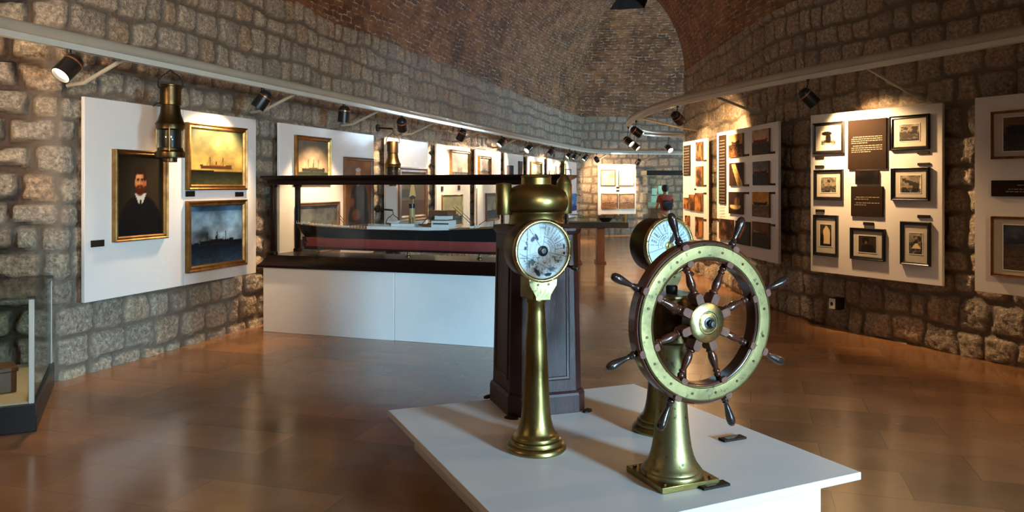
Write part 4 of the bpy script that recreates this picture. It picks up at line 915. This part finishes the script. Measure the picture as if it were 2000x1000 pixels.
lp = [lrail(d) for d in (-1, 1, 3.6, 6, 9, 12, 15, 18, 20.5)]+smooth_path([(1.25, 20.52, LRZ), (1.62, 21.7, LRZ), (2.2, 23.4, LRZ), (2.95, 24.6, LRZ), (4.2, 25.1, LRZ), (6.2, 25.3, LRZ)], 6)[1:]
bl = [lbr(d) for d in (6.28, 8.65, 10.6, 12.5, 14.6, 16.9, 19.0)]
bl += [((3.1, 24.66, LRZ), (2.75, 25.5, 2.45)), ((4.6, 25.15, LRZ), (4.4, 26.05, 2.45))]
rail('light_rail', 'cream pipe light rail running along the whole left wall', lp, bl)
rp = smooth_path([(5.75, .8, RRZ), (4.75, 3.8, RRZ), (3.97, 6.0, RRZ), (3.1, 8.18, RRZ), (2.56, 9.9, RRZ), (2.31, 10.9, RRZ), (2.15, 12.2, RRZ), (2.13, 13.6, RRZ), (2.22, 14.9, RRZ), (2.50, 16.2, RRZ), (3.2, 17.6, RRZ), (4.6, 18.4, RRZ), (6.5, 18.8, RRZ)], 6)
rail('light_rail', 'cream pipe light rail on the right, curving around the stone corner', rp,
     [((3.38, 7.47, RRZ), (4.12, 7.76, 2.5)), ((2.56, 9.9, RRZ), (3.43, 10.3, 2.54)), ((2.14, 13.1, RRZ), (3.42, 14.4, 2.62)), ((2.9, 17.1, RRZ), (4.3, 15.75, 2.6))])
LENS = emit('lamp_glow', (1, .80, .52), 14); COPPER = pm('copper_band', (.55, .26, .12), (.45, .2, .08), 20, .3, metal=.9)
b = MB(); b.lathe([(0, -.105), (.03, -.103), (.055, -.09), (.068, -.065), (.072, -.045), (.072, .10), (.066, .10), (.064, .07), (0, .068)], n=32); hp = b.build('housing', BLACK, smooth=40)
b = MB(); b.lathe([(0, .071), (.0635, .071), (.0635, .074), (0, .078)], n=28); lp_ = b.build('lens', LENS, hp)
b = MB(); b.lathe([(.0725, -.048), (.074, -.046), (.074, -.036), (.0725, -.034)], n=32, cap=False); bp = b.build('band', COPPER, hp)
used = False
def spotlamp(u, v, d, z_rail, aim, label, on_path, power=None, cone=104):
    global used
    c = px(u, v, d); top = Vector(on_path); top.z = z_rail-.085; c.z = min(c.z, top.z-.12); c.x, c.y = top.x, top.y
    o = thing('spot_lamp', label, 'spot lamp', top, 0, 'black spot lamps on the light rails')
    if used: h = hp.copy(); l = lp_.copy(); q = bp.copy(); [link(x) for x in (h, l, q)]
    else: h, l, q = hp, lp_, bp
    used = True
    h.parent = o; h.location = c-top; l.parent = q.parent = h
    dr = (Vector(aim)-c).normalized(); h.rotation_euler = dr.to_track_quat('Z', 'Y').to_euler()
    b = MB(); b.tube([(0, 0, .01), (0, 0, -.05), tuple(c-top-dr*.04+Vector((0, 0, .03)))], .007, 8); b.cyl((0, 0, .02), (0, 0, -.025), .016, n=12); b.build('stem', BLACK, o)
    li = bpy.data.lights.new('spot_bulb', 'SPOT'); li.energy = SPOT_W*(power or 1)*4; li.color = SPOT_COL if z_rail == LRZ else SPOT_COL_R; li.spot_size = R(cone); li.spot_blend = .6; li.shadow_soft_size = .05
    lo = bpy.data.objects.new('spot_bulb', li); COL.objects.link(lo); lo.parent = h; lo.location = (0, 0, .11); lo.rotation_euler = (math.pi, 0, 0)
    return o
def on_l(u):
    k = (u-CU)/F; p = LP+LN*.62; s = LD.x/LD.y; d = (p.x-s*p.y)/(k-s); return lrail(d)
LL = [(135, 131, (-3.85, 4.45, 1.0), 'black spot lamp with glowing face over the near left showcase', .2), (513, 194, (-3.12, 7.95, 1.65), 'black spot lamp right of the brass lantern, turned to the wall', .38),
      (672, 213, (-2.22, 9.75, .9), 'black spot lamp with glowing lower face, above the two-masted ship painting', .7), (785, 237, (-1.62, 12.3, 1.4), 'black spot lamp just right of the wall bracket lantern', .28),
      (902, 260, (-1.35, 13.9, 1.6), 'black spot lamp above the gilt cloudy seascape', .46), (980, 273, (-.95, 15.3, 1.6), 'black spot lamp lit on its left edge, sixth along the left rail', .46),
      (1033, 290, (-.45, 16.9, 1.6), 'black spot lamp glowing toward the left, seventh along the left rail', .46), (1077, 295, (.35, 19.6, 1.6), 'black spot lamp above the pale yellow picture', .46)]
for u, v, aim, l, pw in LL:
    p = on_l(u); spotlamp(u, v, p.y, LRZ, aim, l, p, pw)
p = lrail(4.3); spotlamp(-60, 130, p.y, LRZ, (-3.5, 6.85, 2.2), 'black spot lamp on the left rail nearest the camera, beyond the frame', p, .3, 66)
for d, l in ((2.4, 'second lamp of the left rail, unseen fill added behind the photographer'), (.2, 'third lamp of the left rail, unseen fill added behind the photographer')):
    p = lrail(d); spotlamp(-60, 130, 9, LRZ, (p.x+1.6, p.y+.2, 0), l, p, .13, 95)  # out-of-view lamps added for warm fill on the floor
for (x, y), l in (((4.35, 5.0), 'added fill lamp of the right rail just beyond the frame'), ((5.3, 1.6), 'added fill lamp of the right rail behind the photographer')):
    spotlamp(-60, 130, 9, RRZ, (x-1.4, y+.6, 0), l, (x, y, 0), .2, 120)  # unseen lamps added on this side too, for warm floor light
for (x, y), (u, v), aim, l in (((1.58, 21.5), (1114, 303), (.7, 21.2, 1.6), 'left lamp of the far pair beside the rail bend'), ((1.80, 22.3), (1126, 305), (1.1, 22.1, 1.3), 'right lamp of the far pair beside the rail bend'),
     ((2.2, 23.4), (1141, 308), (1.5, 23.1, 1.5), 'far black spot lamp with a glowing left face'), ((2.62, 24.2), (1163, 311), (3.2, 25.4, 1.7), 'far black spot lamp left of the four-print board'), ((4.05, 25.05), (1244, 316), (3.6, 25.5, 1.7), 'far black spot lamp hanging right of the four-print board')):
    spotlamp(u, v, y, LRZ, aim, l, (x, y, 0), .6)
for (x, y), (u, v), aim, l, pw in (((3.1, 8.18), (1580, 190), (3.75, 8.2, 1.9), 'black spot lamp over the photograph board on the right', .5), ((2.31, 10.9), (1312, 230), (3.3, 11.9, 1.8), 'black spot lamp under the right rail, above the ship photos', 1.0),
     ((2.13, 13.4), (1243, 257), (3.2, 13.5, 1.8), 'upper black spot lamp at the bend of the right rail', .4), ((2.22, 14.9), (1232, 276), (3.1, 14.1, 1.5), 'lower black spot lamp at the bend of the right rail', .35),
     ((2.58, 16.4), (1261, 285), (3.8, 15.6, 1.2), 'spot lamp glowing to the right, second from the rail bend', .8), ((3.6, 17.95), (1307, 290), (4.4, 16.2, 1.2), 'spot lamp glowing to the right, beside the stone corner', .8)):
    spotlamp(u, v, y, RRZ, aim, l, (x, y, 0), pw)

# ---------------------------------------------------------------- ship lanterns
def lantern(label, loc, rz):
    """origin at the top of the handle"""
    o = thing('ship_lantern', label, 'lantern', loc, rz, 'brass ship lanterns')
    b = MB(); b.lathe([(0, -.80), (.05, -.80), (.055, -.795), (.055, -.765), (.122, -.76), (.125, -.745), (.125, -.715), (.108, -.70), (.105, -.68), (.10, -.675), (0, -.675)], n=40); b.build('base', BRASS_D, o, smooth=35)
    b = MB(); b.lathe([(.098, -.68), (.104, -.64), (.106, -.60), (.104, -.55), (.096, -.51)], n=40, cap=False); b.build('lens', LGLASS, o)
    b = MB(); b.lathe([(.088, -.675), (.094, -.60), (.086, -.50)], n=24); b.build('burner', BLACK, o)
    for k in range(5):
        a = k*2*math.pi/5-.5*math.pi; b = MB(); b.cyl((.113*math.cos(a), .113*math.sin(a), -.71), (.113*math.cos(a), .113*math.sin(a), -.49), .006, n=8); b.build('guard_rod', BRASS, o)
    b = MB(); b.lathe([(.10, -.525), (.118, -.515), (.12, -.48), (.124, -.472), (.118, -.462), (.104, -.44), (.085, -.38), (.076, -.31), (.086, -.305), (.086, -.15), (.09, -.145), (.09, -.135), (.08, -.13), (0, -.128)], n=40); b.build('chimney_hood', BRASS_D, o, smooth=35)
    b = MB(); b.tube([(-.085, 0, -.165), (-.1, 0, -.14), (-.096, 0, -.10), (-.07, 0, -.055), (-.03, 0, -.03), (-.015, 0, -.015), (0, 0, 0), (.015, 0, -.015), (.03, 0, -.03), (.07, 0, -.055), (.096, 0, -.10), (.1, 0, -.14), (.085, 0, -.165)], .006, 8); b.build('bail_handle', IRON, o)
    b = MB(); b.tube([(-.07, -.03, -.29), (-.11, -.05, -.30), (-.13, -.06, -.325)], .006, 8); b.build('latch', IRON, o)
    return o
p = on_l(333); z = LRZ-.085
lantern('brass ship lantern hanging from the left rail before the first board', (p.x, p.y, z+.0), R(20))
for zb, l, lb in ((2.475, 'black iron wall bracket holding the lantern above the ship case', 'brass ship lantern on a wall bracket above the ship case'), (1.255, 'lower black iron wall bracket seen through the case glass', 'lower wall lantern mostly hidden behind the model ship')):
    k = (733-CU)/F; s = LD.x/LD.y; d = (LP.x-s*LP.y)/(k-s); w = Vector((LP.x+s*(d-LP.y), d, zb))+Vector((*LN, 0))*.03
    e = w+Vector((*LN, 0))*.26+Vector((0, 0, -.02)); o = thing('lantern_bracket', l, 'wall bracket', w, 0, 'iron lantern brackets')
    b = MB(); b.cyl((0, 0, 0), tuple(Vector((*LN, 0))*.03), .055, n=20); b.build('wall_plate', IRON, o)
    b = MB(); b.tube([(0, 0, 0), tuple(e-w)], .014, 10); b.build('arm', IRON, o)
    b = MB(); h = e-w; b.tube([h, h+Vector((0, 0, -.03)), h+Vector((.015, 0, -.05)), h+Vector((0, 0, -.065)), h+Vector((-.015, 0, -.05))], .006, 8); b.build('hook', IRON, o)
    lantern(lb, e+Vector((0, 0, -.058)), R(15))

# ---------------------------------------------------------------- near left showcase
sc = thing('table_showcase', 'low glass showcase on black base, cut off at the left edge', 'showcase', (-3.1, 5.09, 0), R(26))
SW, SD = 1.55, 1.33
b = MB(); b.box((-SW/2, SD/2, .09), (SW, SD, .18)); b.build('base', BLACK, sc, bevel=.004)
b = MB(); b.box((-SW/2, SD/2, .186), (SW-.06, SD-.06, .012)); b.build('display_floor', pm('beige_liner', (.55, .47, .30), (.5, .42, .27), 12, .7), sc)
for x, y in ((-.03, .03), (-.03, SD-.03), (-SW+.03, .03), (-SW+.03, SD-.03)):
    b = MB(); b.box((x, y, .52), (.032, .032, .68)); b.build('corner_post', ALU, sc, bevel=.004)
for c, d in (((-SW/2, .02, .52), (SW-.09, .005, .66)), ((-SW/2, SD-.02, .52), (SW-.09, .005, .66)), ((-.02, SD/2, .52), (.005, SD-.09, .66)), ((-SW+.02, SD/2, .52), (.005, SD-.09, .66))):
    b = MB(); b.box(c, d); b.build('side_pane', GREENGLASS, sc, smooth=0)
b = MB(); b.box((-SW/2, SD/2, .866), (SW, SD, .008)); b.build('top_pane', GREENGLASS, sc, smooth=0)
for x, y in ((-.03, .03), (-.03, SD-.03)):
    b = MB(); b.box((x, y, .875), (.05, .05, .012)); b.build('corner_clip', BLACK, sc)
Ms = Matrix.Translation((-3.1, 5.09, 0)) @ Matrix.Rotation(R(26), 4, 'Z')
o = thing('wooden_chest', 'small reddish wooden chest lying inside the near left showcase', 'chest', Ms @ Vector((-.34, .42, .192)), R(40))
b = MB(); b.box((0, 0, .07), (.34, .22, .14)); b.build('body', BROWNF, o, bevel=.006)
b = MB(); b.box((0, 0, .155), (.36, .24, .03)); b.build('lid', BROWNF, o, bevel=.006)

# ---------------------------------------------------------------- far right: table showcase, tall showcase, visitor
tt = thing('table_showcase', 'dark table showcase with glass top, far behind the binnacle', 'showcase', (1.72, 16.3, 0), R(-2))
b = MB(); b.box((0, 0, .79), (1.35, .62, .11)); b.build('tray', BLACK, tt, bevel=.006)
b = MB(); b.box((0, 0, .848), (1.27, .54, .006)); b.build('tray_liner', pm('grey_liner', (.30, .30, .28), None, 6, .7), tt)
for c, d in (((0, -.29, .92), (1.29, .005, .15)), ((0, .29, .92), (1.29, .005, .15)), ((-.645, 0, .92), (.005, .57, .15)), ((.645, 0, .92), (.005, .57, .15)), ((0, 0, .998), (1.31, .60, .006))):
    b = MB(); b.box(c, d); b.build('pane', GREENGLASS, tt, smooth=0)
for x in (-.62, .62):
    for y in (-.28, .28):
        b = MB(); b.box((x, y, .92), (.03, .03, .155)); b.build('corner_post', BRASS, tt)
for x in (-.38, .12):
    b = MB(); b.box((x, 0, .39), (.16, .40, .74)); b.box((x, 0, .02), (.22, .54, .04)); b.build('leg', pm('table_leg_wood', (.26, .12, .05), (.2, .09, .04), 8, .4, stretch=(4, 4, 1)), tt, bevel=.006)
o = thing('bowl', 'small dark bowl inside the far table showcase', 'bowl', (1.95, 16.25, .851)); b = MB(); b.lathe([(.0, .0), (.08, 0), (.13, .05), (.14, .08), (.13, .08), (.115, .045), (0, .012)], n=24); b.build('vessel', IRON, o)
ts = thing('tall_showcase', 'tall glass showcase with dark top against the far wall', 'showcase', (4.85, 24.2, 0), R(4))
b = MB(); b.box((0, 0, 2.0), (1.55, .75, .14)); b.build('top_box', BLACK, ts, bevel=.005)
b = MB(); b.box((0, 0, .2), (1.5, .7, .4)); b.build('base', BROWNF, ts, bevel=.005)
for c, d in (((0, -.33, 1.17), (1.46, .006, 1.52)), ((0, .33, 1.17), (1.46, .006, 1.52)), ((-.73, 0, 1.17), (.006, .66, 1.52)), ((.73, 0, 1.17), (.006, .66, 1.52))):
    b = MB(); b.box(c, d); b.build('pane', GREENGLASS, ts, smooth=0)
o = thing('sailing_ship_model', 'pale green lit sailing model inside the tall far showcase', 'ship model', (4.55, 24.2, .41), R(4))
PG = pm('pale_green_sails', (.55, .85, .70), (.45, .75, .6), 9, .5)
b = MB(); b.box((0, 0, .25), (.6, .3, .5)); b.build('stand', BROWNF, o)
b = MB(); b.loft([[(x, -.09*(1-q*q)-.005, .68), (x, -.03*(1-q*q), .55), (x, .03*(1-q*q), .55), (x, .09*(1-q*q)+.005, .68)] for q in np.linspace(-1, 1, 11) for x in (q*.34,)]); b.build('hull', PG, o)
for x, h in ((-.15, .55), (.06, .68), (.2, .5)):
    b = MB(); b.cyl((x, 0, .66), (x, 0, .70+h), .010, n=8); m = b.build('mast', BROWNF, o)
    b = MB()
    for k in range(2): b.box((x, -.03, .78+k*h*.42), (.2-.04*k, .012, h*.36))
    b.build('sail', PG, m, bevel=.004)
b = MB(); b.box((-.15, -.12, .32), (.2, .02, .1)); 
b.build('label_card', PG, o)
lt = bpy.data.lights.new('showcase_lamp', 'AREA'); lt.energy = 7; lt.color = (.6, 1, .82); lt.size = .9; lt2 = bpy.data.objects.new('showcase_lamp', lt); COL.objects.link(lt2); lt2.location = (4.75, 24.2, 1.92)
# the visitor, seen from behind
SKIN = pm('skin', (.42, .22, .13), (.36, .18, .11), 8, .5); HAIRM = pm('black_hair', (.010, .008, .007), (.016, .012, .01), 60, .6, bump=.5)
SHIRT = pm('rust_shirt', (.30, .05, .02), (.24, .04, .018), 14, .8); TROU = pm('beige_trousers', (.48, .38, .25), (.42, .33, .21), 14, .8); NAVY = pm('navy_cloth', (.012, .016, .028), (.01, .013, .024), 14, .8)
def skin(name, pts, edges, mat, parent, root=0, sub=2):
    me = bpy.data.meshes.new(name); me.from_pydata([p[:3] for p in pts], edges, []); me.materials.append(mat)
    o = link(bpy.data.objects.new(name, me), parent); m = o.modifiers.new('skin', 'SKIN')
    for v, p in zip(me.skin_vertices[0].data, pts): v.radius = (p[3], p[4] if len(p) > 4 else p[3])
    me.skin_vertices[0].data[root].use_root = True
    m.use_smooth_shade = True; s = o.modifiers.new('subsurf', 'SUBSURF'); s.levels = s.render_levels = sub; return o
pe = thing('person', 'visitor seen from behind in rust red top and beige trousers', 'person', (4.08, 20.8, 0), R(14))
B = [(0, 0, .90, .125, .10), (0, .005, 1.02, .115, .085), (0, .01, 1.15, .125, .09), (0, .01, 1.27, .14, .09), (0, .0, 1.355, .06, .055), (0, .01, 1.42, .046), (0, .015, 1.47, .058, .066), (0, .02, 1.53, .070, .084), (0, .015, 1.585, .045, .055),
     (-.165, 0, 1.295, .05), (-.245, -.03, 1.06, .038), (-.20, .17, 1.00, .031), (-.17, .25, 1.02, .022, .034), (-.15, .31, 1.03, .012, .02),
     (.165, 0, 1.295, .05), (.235, -.02, 1.06, .038), (.17, .20, 1.06, .031), (.13, .27, 1.10, .022, .034), (.10, .32, 1.12, .012, .02),
     (-.085, 0, .83, .085), (-.09, .01, .48, .055), (-.09, -.01, .25, .05), (-.09, -.01, .08, .035), (-.09, .07, .035, .036, .03), (-.09, .16, .025, .03, .02),
     (.085, 0, .83, .085), (.10, .01, .48, .055), (.10, -.01, .25, .05), (.10, -.01, .08, .035), (.10, .07, .035, .036, .03), (.10, .16, .025, .03, .02), (-.072, .01, 1.52, .012, .02), (.072, .01, 1.52, .012, .02), (0, .11, 1.515, .012)]
E = [(0, 1), (1, 2), (2, 3), (3, 4), (4, 5), (5, 6), (6, 7), (7, 8), (3, 9), (9, 10), (10, 11), (11, 12), (12, 13), (3, 14), (14, 15), (15, 16), (16, 17), (17, 18), (0, 19), (19, 20), (20, 21), (21, 22), (22, 23), (23, 24), (0, 25), (25, 26), (26, 27), (27, 28), (28, 29), (29, 30), (7, 31), (7, 32), (7, 33)]
skin('body', B, E, SKIN, pe)
skin('shirt', [(0, 0, .88, .155, .125), (0, .005, 1.02, .14, .11), (0, .01, 1.15, .148, .11), (0, .01, 1.275, .155, .105), (0, .003, 1.37, .068, .062), (-.17, 0, 1.30, .066), (-.225, -.02, 1.13, .055), (.17, 0, 1.30, .066), (.215, -.015, 1.13, .055)], [(0, 1), (1, 2), (2, 3), (3, 4), (3, 5), (5, 6), (3, 7), (7, 8)], SHIRT, pe)
skin('trousers', [(0, 0, .90, .15, .125), (-.09, 0, .80, .105), (-.095, .01, .48, .078), (-.095, -.01, .12, .062), (.09, 0, .80, .105), (.105, .01, .48, .078), (.105, -.01, .12, .062)], [(0, 1), (1, 2), (2, 3), (0, 4), (4, 5), (5, 6)], TROU, pe)
b = MB(); b.lathe([(0, -.115), (.06, -.10), (.085, -.05), (.092, .0), (.085, .045), (.055, .078), (0, .09)], Matrix.Translation((0, .005, 1.545)) @ Matrix.Diagonal((1, 1.08, 1, 1)), 24); h = b.build('hair', HAIRM, pe)
for x in (-.095, .10):
    b = MB(); b.loft([[(x-.04*w, y, 0.0), (x+.04*w, y, 0.0), (x+.036*w, y, t), (x-.036*w, y, t)] for y, w, t in ((-.06, .8, .07), (0, 1, .09), (.08, 1.05, .06), (.17, 1, .05), (.21, .6, .03))]); b.build('shoe', BLACK, pe, smooth=60)
bg = MB(); bg.M = Matrix.Translation((0, 0, 0)); bg.loft([[(-.13*k, -.12-.07*q, z), (.13*k, -.12-.07*q, z), (.13*k, -.10, z), (-.13*k, -.10, z)] for z, k, q in ((.96, .8, .6), (.99, 1, 1), (1.14, 1, 1), (1.20, .9, .6), (1.22, .6, .1))])
o = bg.build('backpack', NAVY, bevel=.012, smooth=60); o.location = (4.08, 20.8, 0); o.rotation_euler = (0, 0, R(14)); tag(o, 'navy blue bag worn on the lower back of the visitor', 'bag')
